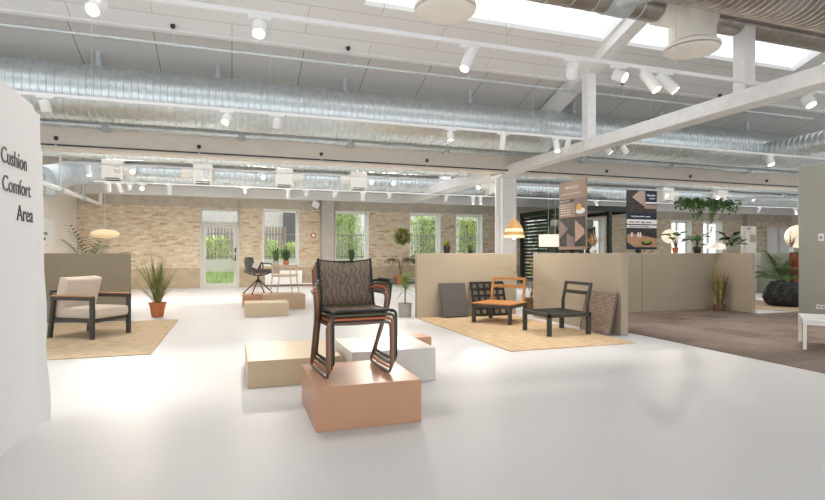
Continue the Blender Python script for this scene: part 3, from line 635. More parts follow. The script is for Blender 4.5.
# ------------------------------------------------------------------ cushions helper
def cushion(name, sx, sy, sz, m, parent, loc, rot=(0,0,0)):
    mb = MB(); n = 10; vs = []; q = (n+1)**2; P = lambda t: math.sin(t*PI/2)   # grid denser towards the seams
    for side in (1, -1):
        for i in range(n+1):
            for k in range(n+1):
                u, v = P(i/n*2-1), P(k/n*2-1)
                h = .80+.20*((1-abs(u)**8)*(1-abs(v)**8))**.5+.10*(1-u*u)*(1-v*v)
                vs.append((u*sx/2*(1-.025*(1-v*v)), v*sy/2*(1-.025*(1-u*u)), side*sz/2*h))
    fs_ = []
    for i in range(n):
        for k in range(n):
            a = i*(n+1)+k; fs_ += [(a,a+n+1,a+n+2,a+1), (q+a,q+a+1,q+a+n+2,q+a+n+1)]
    edge = [i*(n+1) for i in range(n+1)]+[n*(n+1)+k for k in range(1,n+1)]+[i*(n+1)+n for i in range(n-1,-1,-1)]+[k for k in range(n-1,0,-1)]
    o0 = len(vs); 
    for e in edge: vs.append((vs[e][0]*1.015, vs[e][1]*1.015, 0))       # piped side seam
    L = len(edge)
    for i in range(L):
        a, b_ = edge[i], edge[(i+1) % L]; c1, c2 = o0+i, o0+(i+1) % L
        fs_ += [(b_,a,c1,c2), (c2,c1,a+q,b_+q)]
    mb.add(vs, fs_); o = mb.build(name, m, parent); o.location = loc; o.rotation_euler = rot
    for p_ in o.data.polygons: p_.use_smooth = True
    return subsurf(o, 1)
# lounge armchair: local +x is the front
ch = thing('lounge_armchair', 'charcoal framed armchair with sand cushions and wooden arm tops on the left rug', 'armchair', (-2.08,9.48,.012), R(-32))
for sgn in (-1, 1):
    y = sgn*.36
    fr = MB().bar((.36,y,0),(.36,y,.62),.055,.055).bar((-.41,y,0),(-.33,y,.62),.055,.055).bar((-.36,y,.605),(.387,y,.605),.055,.055)
    fr.build('side_frame','charcoal',ch,bevel=.004)
    MB().box(-.37,.38,y-.034,y+.034,.632,.65).build('armrest_top','teak',ch,bevel=.005)
MB().bar((-.37,-.335,.27),(.36,-.335,.27),.045,.05).bar((-.37,.335,.27),(.36,.335,.27),.045,.05).bar((.34,-.34,.27),(.34,.34,.27),.045,.055).bar((-.36,-.34,.27),(-.36,.34,.27),.045,.05).build('seat_frame','charcoal',ch,bevel=.004)
for k in range(5): MB().box(-.36,.34,-.27+k*.13,-.21+k*.13,.27,.285).build('seat_slat','charcoal',ch)
MB().bar((-.36,-.33,.3),(-.43,-.33,.70),.03,.03).bar((-.36,.33,.3),(-.43,.33,.70),.03,.03).bar((-.43,-.33,.70),(-.43,.33,.70),.03,.03).build('back_frame','charcoal',ch,bevel=.003)
cushion('seat_cushion',.74,.64,.17,'cushion',ch,(.02,0,.375))
cushion('back_cushion',.50,.66,.19,'cushion',ch,(-.25,0,.665),(0,R(105)+PI,0))

# low lounge frames: local back at +x
def lounge(name, label, loc, rz, top, leg, slat):
    t = thing(name, label, 'lounge chair frame', loc, rz, 'low lounge frames on the golden rug'); a, b_ = .36, .36
    for sx in (-1,1):
        for sy in (-1,1): MB().box(sx*a-.03,sx*a+.03,sy*b_-.03,sy*b_+.03,0,.30).build('leg',leg,t,bevel=.003)
    MB().box(-.39,.39,-.39,-.345,.285,.345).box(-.39,.39,.345,.39,.285,.345).box(-.39,-.345,-.39,.39,.285,.345).box(.345,.39,-.39,.39,.285,.345).build('seat_rail',leg,t,bevel=.003)
    if slat:
        for k in range(5): MB().box(-.345,.345,-.30+k*.14,-.255+k*.14,.318,.336).build('seat_slat',leg,t)
        for k in range(2): MB().box(-.12+k*.24-.02,-.12+k*.24+.02,-.345,.345,.30,.318).build('seat_cross_slat',leg,t)
    else:
        for k in range(9): MB().box(-.395,.395,-.395+k*.0885,-.395+k*.0885+.082,.345,.365).build('seat_board',top,t,bevel=.002)
    z0 = .36
    f = MB()
    for sy in (-1,1): f.bar((.365,sy*.33,.30),(.365,sy*.33,.50),.045,.04).bar((.365,sy*.33,.495),(.43,sy*.33,.80),.045,.04)
    f.bar((.43,-.35,.79),(.43,.35,.79),.03,.05).bar((.40,-.33,.645),(.40,.33,.645),.025,.06)
    f.build('backrest',top,t,bevel=.003)
lounge('lounge_chair','low lounge frame with orange wooden seat and backrest on dark legs',(4.78,8.93,.012),R(37.5),'orange_wood','charcoal',False)
lounge('lounge_chair','all black low lounge frame with open slatted seat',(5.0,7.43,.012),0,'charcoal','charcoal',True)
# leaning pieces
t = thing('leaning_panel', 'flat dark grey cushion panel leaning on the low middle wall', 'cushion panel', (4.24,9.72,.01))
MB().obox((0,.13,.345),.57,.035,.70,Matrix.Rotation(-.33,3,'X')).build('panel',mat('heathered_grey_fabric',(.115,.105,.10),.95,noise=.15,nscale=120),t,bevel=.012)
t = thing('lattice_panel', 'black square lattice panel leaning on the wall behind the orange frame', 'lattice panel', (5.02,9.74,.01))
g_ = MB(); mt = Matrix.Rotation(-.30,3,'X'); 
for k in range(6): g_.obox(mt @ Vector((-.36+k*.144,0,.36)),.05,.02,.72,mt)
for k in range(6): g_.obox(mt @ Vector((0,.015,.03+k*.135)),.77,.02,.05,mt)
g_.build('lattice','blacksteel',t,bevel=.003)
t = thing('woven_mat', 'brown woven panel leaning on the side wall by the black frame', 'woven mat', (5.58,7.22,.01))
MB().obox((.085,0,.335),.02,.72,.68,Matrix.Rotation(.22,3,'Y')).build('panel','mat_brown',t,bevel=.004)
for y_ in (-.365,.365): MB().bar((.01,y_,0),(.16,y_,.67),.02,.03).build('binding','taupe_steel',t,bevel=.003)

# swivel chair
sw = thing('swivel_chair', 'grey upholstered swivel chair with paper tag on black star base', 'office chair', (.62,13.78,.285), R(20))
for k in range(4):
    a = R(45+90*k); MB().tube([(0,0,.36),(.07*math.cos(a),.07*math.sin(a),.30),(.37*math.cos(a),.37*math.sin(a),.025)],[.02,.013],8).lathe([(.02,0),(.022,.02),(.01,.035)],8,c=(.37*math.cos(a),.37*math.sin(a),0)).build('base_leg','blacksteel',sw,smooth=True)
MB().tube([(0,0,.28),(0,0,.46)],.022,10).build('column','blacksteel',sw,smooth=True)
MB().tube([(-.2,-.18,.5),(0,0,.44),(.2,.18,.5)],.013,8).tube([(.2,-.18,.5),(0,0,.44),(-.2,.18,.5)],.013,8).build('seat_bracket','blacksteel',sw,smooth=True)
cushion('seat',.56,.54,.11,'dark_fabric',sw,(.02,0,.56))
bk = MB(); vs = []; n = 14
for i in range(n+1):
    a = R(100+160*i/n); h = .40-.16*abs(i/n-.5)*2
    for (rr, z) in ((.24,.52),(.30,.60),(.33,.52+h*.7),(.325,.52+h),(.285,.52+h),(.28,.62),(.22,.56)): vs.append((rr*math.cos(a)*1.05,rr*math.sin(a),z))
bk.add(vs,[(i*7+k,i*7+(k+1)%7,(i+1)*7+(k+1)%7,(i+1)*7+k) for i in range(n) for k in range(7)]+[tuple(range(7)),tuple(n*7+k for k in range(7))[::-1]])
subsurf(bk.build('backrest','dark_fabric',sw,smooth=True),1)
for sgn in (-1,1): MB().tube([(-.2,sgn*.27,.76),(.0,sgn*.3,.77),(.24,sgn*.3,.74),(.26,sgn*.29,.66),(.2,sgn*.25,.58)],.014,8,fil=.06).build('armrest','blacksteel',sw,smooth=True)
cushion('back_pillow',.1,.34,.26,'dark_fabric',sw,(-.24,0,.78))
MB().obox((-.19,-.33,.73),.012,.14,.18,Matrix.Rotation(.5,3,'Y') @ Matrix.Rotation(1.0,3,'Z')).build('paper_tag','tag',sw)
# pale slim armchair
pa = thing('slim_armchair', 'pale beige slim armchair on the tan podium by the window', 'armchair', (1.2,12.95,.345), R(68))
pm = mat('pale_beige_frame',(.62,.50,.38),.5)
for sgn in (-1,1):
    x = sgn*.27
    MB().tube([(x,-.25,.0),(x*.97,-.2,.42),(x*.97,-.2,.64)],.015,8,fil=.05).tube([(x,.27,.0),(x*.97,.22,.45),(x*.95,.24,.66)],.015,8,fil=.05).tube([(x,-.22,.645),(x,.24,.655)],.018,8).build('side_frame',pm,pa,smooth=True)
cushion('seat',.5,.5,.05,pm,pa,(0,0,.42))
MB().box(-.25,.25,.21,.235,.46,.70).tube([(-.26,.23,.66),(0,.26,.70),(.26,.23,.66)],.014,8,fil=.1).build('backrest',pm,pa,bevel=.006)

# white bench at the right edge
b_ = thing('white_table', 'low white table cut by the right edge, in front of the sage panel', 'table', (7.27+.375*.777+.6*.63,5.03+.375*.63-.6*.777,.008), R(-51))
MB().box(-.62,.62,-.395,.395,.37,.41).build('table_top','porcelain',b_,bevel=.006)
for (x,y) in ((-.6,-.375),(-.6,.375),(.6,-.375),(.6,.375)): MB().box(x-.02,x+.02,y-.02,y+.02,0,.37).build('leg','cream_plastic',b_,bevel=.003)
MB().box(-.6,.6,-.385,-.37,.33,.37).box(-.61,-.595,-.375,.375,.33,.37).build('apron','porcelain',b_)

# ------------------------------------------------------------------ pots and plants
def pot(t, r0, r1, h, m, rim=0.):
    MB().lathe([(r0*.9,0),(r0,.01),(r1,h-.005)]+([(r1+rim,h-rim*2.5),(r1+rim,h)] if rim else [])+[(r1*.97,h),(r1*.9,h-.02),(r1*.88,h-.03)],24).build('pot',m,t,smooth=True)
    MB().lathe([(r1*.86,h-.04),(r1*.85,h-.03)],16).build('soil','soil',t)
def rd(a, el): return Vector((math.cos(a)*math.cos(el),math.sin(a)*math.cos(el),math.sin(el)))
def f_grass(n, h, w_, spread, z0, r0=.05):
    mb = MB()
    for _ in range(n):
        a = random.uniform(0,2*PI); e = R(random.uniform(90-spread,88)); L = h*random.uniform(.6,1.1)
        mb.blade((math.cos(a)*r0*random.random(),math.sin(a)*r0*random.random(),z0),rd(a,e),L,w_,random.uniform(.2,1.1),6)
    return mb
def f_broad(n, h, lw, ll, z0, spread=.25, droop=.8):
    mb = MB(); st = MB()
    for i in range(n):
        a = i*2.4+random.uniform(-.3,.3); hh = h*random.uniform(.35,1); rr = spread*random.uniform(.3,1)
        tip = Vector((math.cos(a)*rr,math.sin(a)*rr,z0+hh)); st.tube([(0,0,z0),(tip.x*.4,tip.y*.4,z0+hh*.6),tip],.006,5,fil=.05)
        mb.blade(tip,rd(a,R(random.uniform(-5,45))),ll*random.uniform(.7,1.1),lw*random.uniform(.8,1.1),droop,5)
    return mb, st
def f_palm(n, h, z0, spread=60, ll=.16):
    mb = MB(); st = MB()
    for i in range(n):
        a = i*2.4; e = R(random.uniform(90-spread,80)); d_ = rd(a,e); p = Vector((0,0,z0)); pts = [p.copy()]; L = h*random.uniform(.75,1.1); sg = 14
        for k in range(sg):
            p = p+d_*(L/sg); d_ = (d_+Vector((0,0,-.085))).normalized(); pts.append(p.copy())
            if k > 2:
                sd = d_.cross(Vector((0,0,1))).normalized()
                for s_ in (-1,1): mb.blade(p,(sd*s_+d_*.6+Vector((0,0,-.05))),ll*(1.1-k/sg*.6),.045,.5,3)
        st.tube(pts,[.008,.002],5)
    return mb, st
def f_ball(n, r_, ll, lw, c, sz=1.):
    mb = MB()
    for _ in range(n):
        a = random.uniform(0,2*PI); e = math.asin(random.uniform(-1,1)); d_ = rd(a,e); q = random.uniform(.5,1)
        mb.blade(Vector(c)+Vector((d_.x*r_*q,d_.y*r_*q,d_.z*r_*sz*q)),d_+Vector((random.uniform(-.5,.5),random.uniform(-.5,.5),random.uniform(-.3,.6))),ll,lw,.5,2)
    return mb
def plant(label, loc, name='potted_plant', group='potted plants'): return thing(name, label, 'plant', loc, random.uniform(0,6), group)
# 1 tall grass in terracotta
t = plant('tall green grass in a terracotta pot on the floor beside the left rug', (-1.43,11.85,0)); pot(t,.11,.155,.30,'terracotta',.015)
f_grass(60,1.0,.02,22,.26,.07).build('foliage',mat('reed_leaf',(.20,.25,.06),.6,noise=.5,nscale=9),t,smooth=True); f_grass(40,.9,.015,45,.26,.08).build('dry_blades','grass_dry',t,smooth=True)
# palm behind left partition
t = plant('dark palm rising behind the low taupe wall on the left', (-2.95,13.2,0)); pot(t,.2,.25,.75,'pot_grey',.01)
a_, b2 = f_palm(18,1.1,.8,60,.32); a_.build('foliage','leaf_dark',t); b2.build('stem','leaf_dark',t)
# grey pot dracaena
t = plant('spiky plant on a slim stem in a grey pot, left of the middle wall', (3.36,10.35,0)); pot(t,.13,.14,.27,'pot_grey',.006)
MB().tube([(0,0,.24),(.01,0,.55)],.013,8).build('stem','bark',t,smooth=True)
mb = MB()
for i in range(60): mb.blade((.01,0,.5+i*.004),rd(i*2.4,R(random.uniform(-5,75))),random.uniform(.25,.42),.022,random.uniform(.5,1.3),5)
mb.build('foliage','leaf_light',t,smooth=True)
# orange pot on far floor
t = plant('arching brownish plant in an orange pot on the floor by the brick wall', (6.55,20.75,0)); pot(t,.15,.24,.36,'terracotta',.02)
MB().tube([(0,0,.3),(-.1,0,1.0),(-.3,0,1.2),(-.55,0,1.1)],[.015,.008],6,fil=.2).tube([(0,0,.3),(.1,0,1.0),(.35,0,1.2),(.7,0,1.0)],[.015,.008],6,fil=.2).tube([(0,0,.3),(0,.05,1.0)],[.012,.008],6).build('stem','bark',t,smooth=True)
mb = MB()
for s_ in (-1,1):
    for i in range(16): mb.blade((s_*.5+.1*s_*math.cos(i),0,1.08),rd(i*2.4,R(-10)),.4,.07,1.4,4)
mb.build('foliage',mat('brownish_leaf',(.16,.14,.06),.6),t,smooth=True)
# hanging bush
t = thing('hanging_plant','round light green bush hanging in front of the brick wall','plant',(4.47,14,1.77))
f_ball(420,.24,.1,.045,(0,0,0),.75).build('foliage','leaf_yellow',t); f_ball(160,.2,.1,.045,(0,0,-.04),.8).build('inner_foliage','leaf',t)
MB().lathe([(.05,-.17),(.11,-.1),(.12,-.02),(.1,0)],14).build('pot','pot_grey',t); MB().tube([(0,0,.0),(0,0,2.5)],.003,5).build('cord','galv_dull',t)
# pot on a stand at (415,265)
t = plant('small dark potted plant on the windowsill behind the middle wall', (7.3,21.12,.84)); pot(t,.1,.13,.2,'basket'); f_ball(60,.12,.12,.05,(0,0,.28)).build('foliage','leaf',t)
# sill plants
t = plant('tall cactus-like plant on the sill of the first window, left of two', (1.62,21.2,.84)); pot(t,.1,.12,.16,'pot_grey')
for k in range(6): MB().tube([(.05*math.cos(k),.04*math.sin(k),.12),(.1*math.cos(k),.06*math.sin(k),.35+.06*k)],[.045,.03],8).build('stalk','leaf_dark',t,smooth=True)
f_grass(30,.4,.03,25,.25,.1).build('foliage','leaf',t)
t = plant('leafy upright plant on the sill of the first window, right of two', (2.0,21.2,.84)); pot(t,.1,.12,.16,'terracotta'); f_grass(50,.55,.05,30,.14,.08).build('foliage','leaf_dark',t)
t = plant('dark snake plant on the windowsill behind the stacked chairs', (4.6,21.2,.84)); pot(t,.09,.11,.14,'pot_black'); f_grass(14,.55,.08,18,.12,.07).build('foliage','leaf_dark',t)
# on the middle wall
t = plant('yellow-green agave in a black pot on top of the middle low wall', (4.17,10.06,1.297)); pot(t,.055,.08,.15,'pot_black'); mb = MB()
for i in range(22): mb.blade((0,0,.13),rd(i*2.4,R(random.uniform(25,80))),random.uniform(.12,.19),.03,.2,4)
mb.build('foliage','leaf_yellow',t,smooth=True)
t = plant('small dark plant in a squat pot on top of the middle low wall', (4.70,10.06,1.297)); pot(t,.045,.05,.06,'pot_black'); f_grass(14,.16,.03,45,.05,.03).build('foliage','leaf_dark',t)
# basket with bare branches
t = plant('bare branching twigs in a brown basket in the gap between the low walls', (6.05,9.9,0)); t.rotation_euler.z = 0; pot(t,.13,.17,.34,'basket',.01)
br = MB(); random.seed(3)
for k in range(5):
    p = Vector((0,0,.3)); d_ = Vector((-.22+.1*k,-.12-.03*k,1)).normalized(); pts = [p.copy()]
    for q in range(7):
        p = p+d_*.13; d_ = (d_+Vector((random.uniform(-.28,.12),random.uniform(-.15,.1),random.uniform(-.15,.1)))).normalized(); pts.append(p.copy())
        if q > 2: 
            e_ = (d_+Vector((random.uniform(-.9,.3),random.uniform(-.4,.3),random.uniform(-.4,.3)))).normalized(); br.tube([p,p+e_*.14,p+e_*.2+Vector((-.06,0,-.06))],[.004,.002],4)
    br.tube(pts,[.008,.003],5)
br.build('branches','branch',t,smooth=True)
# dry grass in the carpet corner
t = plant('yellow dry grass bundle in a small basket in the carpet corner', (10.36,9.05,.008)); pot(t,.12,.13,.14,'basket')
mb = f_grass(40,.88,.035,11,.1,.07); mb.build('foliage','grass_dry',t,smooth=True); f_grass(8,.7,.015,30,.1,.05).build('thin_blades','bark',t)
# row on wall at Y=9.46
t = plant('small leafy plant in a terracotta pot on the low wall, left of the row', (9.52,9.46,1.297)); pot(t,.05,.07,.13,'terracotta',.006); a_, b2 = f_broad(9,.40,.17,.24,.1,.18); a_.build('foliage','leaf',t,smooth=True); b2.build('stem','bark',t)
t = plant('dark leafy plant in a black pot on the low wall, middle of the row', (10.16,9.46,1.297)); pot(t,.07,.09,.15,'pot_black'); a_, b2 = f_broad(11,.30,.17,.24,.1,.14); a_.build('foliage','leaf',t,smooth=True); b2.build('stem','leaf_dark',t)
t = plant('bushy leafy plant in a grey pot on the low wall, right of the row', (10.67,9.0,1.298)); pot(t,.07,.10,.15,'pot_grey'); a_, b2 = f_broad(16,.34,.17,.26,.1,.18); a_.build('foliage','leaf_dark',t,smooth=True); b2.build('stem','leaf_dark',t)
# dried flowers on the walls
t = plant('dried tan stems in a white vase on the low wall between the posters', (7.30,9.46,1.297),'flower_vase','dried flower vases'); MB().lathe([(.05,0),(.075,.03),(.08,.07),(.03,.14),(.035,.17)],20).build('vase','porcelain',t,smooth=True)
t.rotation_euler.z = 0
mb = f_grass(22,.36,.035,60,.14,.02); mb.blade((0,0,.15),(-.8,0,.55),.5,.05,.05,5); mb.blade((0,0,.15),(-.75,0,.6),.46,.04,.05,5); mb.build('dried_stems','pampas',t)
t = plant('pinkish dried flowers in a small glass vase at the far right', (16.6,11.9,1.297),'flower_vase','dried flower vases'); MB().lathe([(.05,0),(.07,.03),(.07,.1),(.04,.16),(.045,.2)],20).build('vase','porcelain',t,smooth=True)
f_grass(26,.45,.02,40,.18,.02).build('dried_stems','pink_dry',t); f_ball(60,.2,.05,.03,(0,0,.5)).build('blossoms','pink_dry',t)
# plants on a dark shelf beyond the wall
sh = thing('plant_shelf','dark shelf unit behind the low wall, left of the blue-headed poster','shelf',(9.15,12.8,0))
for x in (-.62,.62): MB().box(x-.04,x+.04,-.18,.18,0,2.05).build('side_panel','louvre',sh,bevel=.004)
for z in (.2,.75,1.45,2.0): MB().box(-.62,.62,-.18,.18,z,z+.04).build('shelf_board','perg_fabric',sh,bevel=.004)
MB().box(-.6,.6,-.2,.2,2.04,2.24).build('top_box','perg_fabric',sh,bevel=.05)
t = plant('leafy plant on the dark shelf, upper board', (9.2,12.8,1.495)); pot(t,.07,.09,.12,'terracotta'); a_, b2 = f_broad(18,.3,.07,.2,.1,.26); a_.build('foliage','leaf',t); b2.build('stem','leaf_dark',t)
t = plant('drooping plant on the dark shelf, middle board', (9.0,12.8,.795)); pot(t,.09,.11,.3,'terracotta'); a_, b2 = f_broad(26,.3,.07,.24,.26,.28); a_.build('foliage','leaf_dark',t); b2.build('stem','leaf_dark',t)
# hanging ivy
t = thing('hanging_ivy','long trailing ivy garland hanging above the row of pots','plant',(11.3,10.2,2.56))
MB().box(-.8,.75,-.07,.07,-.02,.04).build('planter','leaf_dark',t); iv = MB(); st = MB()
random.seed(5)
for i in range(70):
    x = random.uniform(-.9,.85); drop = random.uniform(.05,.38)*(1.2 if abs(x) < .45 else .75)
    if x < -.6: drop *= 1.0
    p = Vector((x,random.uniform(-.1,.1),random.uniform(-.02,.12))); a = random.uniform(0,2*PI); pts = [p.copy()]
    q = Vector((math.cos(a)*.12,math.sin(a)*.12,.05)); 
    for k in range(7):
        p = p+q*.4+Vector((random.uniform(-.02,.02),random.uniform(-.02,.02),-drop/6)); q = q*.6; pts.append(p.copy())
        for _ in range(2): iv.blade(p,rd(random.uniform(0,6.3),R(random.uniform(-60,20))),.08,.06,.4,2)
    st.tube(pts,.003,4)
for k in range(14):
    p = Vector((.12+.02*math.sin(k),0,-.35-k*.035))
    for _ in range(2): iv.blade(p,rd(random.uniform(0,6.3),R(-20)),.08,.06,.4,2)
iv.build('foliage','leaf',t); st.build('vines','leaf_dark',t)
for x in (-.7,.7): MB().tube([(x,0,.03),(x,0,2.2)],.003,5).build('cord','galv_dull',t)
# right room: bag with palm, red sheet
bg = MB(); vs = []; n = 40; rows = [(.26,0),(.40,.015),(.46,.05),(.49,.12),(.50,.2),(.48,.29),(.45,.37),(.41,.45),(.36,.53),(.31,.58),(.27,.585),(.25,.52)]
for q, (rr,z) in enumerate(rows):
    for k in range(n):
        a = 2*PI*k/n; w_ = 1+.07*math.sin(k*1.9+z*5)*min(1,z*4)+random.uniform(-.035,.035)
        vs.append((rr*w_*math.cos(a),rr*w_*math.sin(a),max(0,z*(1+random.uniform(-.04,.04)))))
bg.add(vs,[(j_*n+k,j_*n+(k+1)%n,(j_+1)*n+(k+1)%n,(j_+1)*n+k) for j_ in range(len(rows)-1) for k in range(n)]+[tuple(range(n))[::-1],tuple((len(rows)-1)*n+k for k in range(n))])
t = thing('planter_bag','crumpled black planter bag on the round rug seen through the gap','planter bag',(12.86,9.32,.014)); bg.build('bag_body','bag',t)
MB().lathe([(.25,.51),(.26,.54),(.25,.555)],24).build('inner_liner','porcelain',t,smooth=True)
t = plant('green palm growing behind the black bag, seen through the gap', (13.6,10.0,0)); pot(t,.15,.18,.35,'pot_black'); a_, b2 = f_palm(24,1.0,.5,60,.34); a_.build('foliage','leaf',t); b2.build('stem','leaf_dark',t)
t = thing('red_banner','red fabric banner hanging behind the edge of the tall sage wall','banner',(14.05,10.1,.42)); MB().add([(x,.02*math.sin(x*30),z) for z in (0,.88) for x in [i*.04 for i in range(26)]],[(i,i+1,i+27,i+26) for i in range(25)]).build('cloth','red',t).modifiers.new('s','SOLIDIFY').thickness = .02
MB().tube([(0,0,.88),(1,0,.88)],.015,8).tube([(.5,0,.88),(.5,0,-.42)],.02,8).tube([(.2,0,-.405),(.8,0,-.405)],.02,8).build('stand','blacksteel',t)

# ------------------------------------------------------------------ pendant lamps
t = thing('pendant_lamp','bell shaped rattan pendant lamp, glowing, near the white column','pendant lamp',(6.15,10.8,1.65),0,'pendant lamps')
MB().lathe([(.235,.0),(.24,.02),(.23,.06)],28).lathe([(.215,.14),(.195,.21)],28).build('pale_weave_band','rattan_light',t,smooth=True)
MB().lathe([(.23,.06),(.215,.14)],28).lathe([(.195,.21),(.18,.26),(.12,.35),(.05,.42),(.015,.46)],28).build('lamp_shade','rattan',t,smooth=True)
MB().lathe([(.02,-.05),(.045,0),(.04,.05),(.015,.08)],12,c=(0,-.2,.22)).build('bulb','bulb',t,smooth=True) if False else MB().lathe([(.02,.0),(.045,.05),(.04,.1),(.015,.13)],12,c=(0,0,-.03)).build('bulb','bulb',t,smooth=True)
MB().tube([(0,0,.45),(0,0,2.9)],.004,6).build('cord','plastic',t)
t = thing('pendant_lamp','pleated white drum pendant lamp left of the mocha poster','pendant lamp',(7.62,11.5,1.46),0,'pendant lamps')
mb = MB(); n = 40; vs = []
for z in (0,.3):
    for k in range(n): a = 2*PI*k/n; rr = .31+(.008 if k%2 else 0); vs.append((rr*math.cos(a),rr*math.sin(a),z))
mb.add(vs,[(k,(k+1)%n,(k+1)%n+n,k+n) for k in range(n)]); mb.build('lamp_shade','shade_white',t)
MB().tube([(-.1,0,.28),(-.1,0,2.6)],.004,6).tube([(.1,0,.28),(.1,0,2.6)],.004,6).tube([(-.3,0,.28),(.3,0,.28)],.006,6).build('cord','plastic',t)
def globe(label,loc,r_,sz=1.,m='shade_ball',top=4.2):
    t = thing('pendant_lamp',label,'pendant lamp',loc,0,'pendant lamps')
    MB().lathe([(max(.02,r_*math.cos(R(e))),r_*sz*math.sin(R(e))) for e in range(-90,91,9)],28).build('lamp_shade',m,t,smooth=True)
    for k in range(7 if sz < .6 else 0): MB().lathe([(r_*math.cos(R(-60+20*k))+.002,r_*sz*math.sin(R(-60+20*k))-.003),(r_*math.cos(R(-60+20*k))+.006,r_*sz*math.sin(R(-60+20*k)))],24).build('rib','rattan',t)
    MB().tube([(0,0,r_*sz*.9),(0,0,top-loc[2])],.004,6).build('cord','plastic',t)
globe('white globe pendant lamp above the small terracotta pot on the low wall',(11.9,12,1.78),.24,.85)
globe('large white globe pendant lamp at the edge of the tall sage wall',(16.9,11.9,1.82),.36,1)
globe('flattened ribbed pendant lamp glowing above the low taupe wall on the left',(-2.52,12.6,1.70),.27,.36,'rattan_light')
for i,(x,lab) in enumerate(((15.85,'small white drum lamp behind the ivy strand, left of two'),(16.3,'small white drum lamp behind the ivy strand, right of two'))):
    t = thing('pendant_lamp',lab,'pendant lamp',(x,14+.3*i,1.46-.03*i),0,'pendant lamps'); MB().lathe([(.27,0),(.27,.02),(.22,.17),(.2,.18)],24).build('lamp_shade','shade_white',t,smooth=True); MB().tube([(0,0,.17),(0,0,2.8)],.004,6).build('cord','plastic',t)

# ------------------------------------------------------------------ posters
p1 = thing('hanging_poster','tall mocha poster with dark photo, hanging over the side wall','poster',(5.84,7.75,1.36),0,'hanging posters')
def quad(name, m, parent, pts, x=-.012, dy=None):     # polygon on a plane facing -X: pts (y,z)
    mb = MB(); n = len(pts); mb.add([(x,y,z) for y,z in pts]+[(x+.004,y,z) for y,z in pts],[tuple(range(n))[::-1],tuple(range(n,2*n))]+[(i,(i+1)%n,(i+1)%n+n,i+n) for i in range(n)]); return mb.build(name,m,parent)
MB().box(-.008,.012,0,.81,0,1.25).build('board','mocha',p1,bevel=.002)
# seen from the room, left of the poster is high y
quad('header','mocha',p1,[(.02,.93),(.80,.93),(.80,1.24),(.02,1.24)],-.012)
quad('text_panel','mocha',p1,[(.32,.60),(.80,.60),(.80,.92),(.32,.92)],-.012)
quad('text_bar','print_dark',p1,[(.34,.86),(.79,.86),(.79,.92),(.34,.92)],-.016)
quad('food_photo','print_mauve',p1,[(.02,.60),(.31,.60),(.31,.92),(.02,.92)],-.012)
quad('plate','print_white',p1,[(.16+.13*math.cos(k*PI/10),.69+.055*math.sin(k*PI/10)) for k in range(20)],-.016)
quad('fruit','print_yellow',p1,[(.19+.07*math.cos(k*PI/7),.76+.06*math.sin(k*PI/7)) for k in range(14)],-.02)
quad('photo','print_dark',p1,[(.02,.06),(.80,.06),(.80,.59),(.02,.59)],-.012)
quad('photo_shape','print_mauve',p1,[(.80,.20),(.80,.56),(.50,.38)],-.015)
quad('photo_shape','print_pink',p1,[(.31,.13),(.31,.54),(.05,.36),(.04,.28)],-.015)
quad('photo_shape','print_mauve',p1,[(.33,.06),(.56,.06),(.56,.30),(.33,.22)],-.016)
quad('photo_footer','mocha',p1,[(.02,.01),(.80,.01),(.80,.05),(.02,.05)],-.013)
rn = (PI/2,0,-PI/2)
text_mesh('lettering','PARASOLS',.085,'print_white',p1,(-.015,.60,1.10),rn,bold=.001); text_mesh('lettering','MATERIALS & MAINTENANCE',.045,'print_white',p1,(-.015,.74,1.00),rn)
text_mesh('lettering','OUR MATERIALS',.04,'print_white',p1,(-.019,.76,.875),rn); 
for k in range(5): text_mesh('lettering','frame fabric table top',.034,'print_white',p1,(-.015,.74,.81-k*.045),rn)
for y in (.05,.76): MB().tube([(0,y,1.25),(0,y,3.2)],.002,4).build('wire','galv_dull',p1)
p2 = thing('hanging_poster','tall navy poster with decking and table photos, above the back low wall','poster',(8.13,9.42,1.38),0,'hanging posters')
MB().box(0,.82,-.006,.012,0,1.30).build('board','navy',p2,bevel=.002)
def q2(name, m, pts, y=-.01):
    mb = MB(); n = len(pts); mb.add([(x,y,z) for x,z in pts]+[(x,y+.003,z) for x,z in pts],[tuple(range(n)),tuple(range(n,2*n))[::-1]]+[(i,i+n,(i+1)%n+n,(i+1)%n) for i in range(n)]); return mb.build(name,m,p2)
q2('photo','print_dark',[(.01,.79),(.81,.79),(.81,1.29),(.01,1.29)])
q2('decking','print_deck',[(.14,1.14),(.50,.93),(.50,1.28),(.34,1.29)],-.013)
q2('header','navy',[(.50,1.05),(.81,1.05),(.81,1.29),(.50,1.29)],-.016); q2('header_line','print_white',[(.50,1.01),(.81,1.01),(.81,1.045),(.50,1.045)],-.014)
q2('interior_photo','print_deck',[(.48,.90),(.81,.90),(.81,.99),(.48,.99)],-.013)
q2('dark_strip','navy',[(.01,.66),(.81,.66),(.81,.79),(.01,.79)],-.013)
q2('white_strip','print_white',[(.0,.555),(.82,.555),(.82,.655),(0,.655)],-.013); q2('white_strip','print_white',[(.0,.47),(.82,.47),(.82,.53),(0,.53)],-.013)
q2('photo','print_dark',[(.01,.05),(.81,.05),(.81,.46),(.01,.46)],-.01)
q2('table_photo','print_wood',[(.01,.16),(.20,.05),(.81,.05),(.81,.24),(.20,.34),(.01,.33)],-.013)
my = Matrix(((1,0,0),(0,0,1),(0,1,0)))
q2('bowl','pot_black',[(.53+.14*math.cos(k*PI/12),.145+.055*math.sin(k*PI/12)) for k in range(24)],-.018); q2('fruit','print_green',[(.53+.095*math.cos(k*PI/12),.17+.035*math.sin(k*PI/12)) for k in range(24)],-.022)
for x in (.13,.30,.36): MB().box(x-.02,x+.02,-.017,-.014,.27,.37).build('glass','print_white',p2)
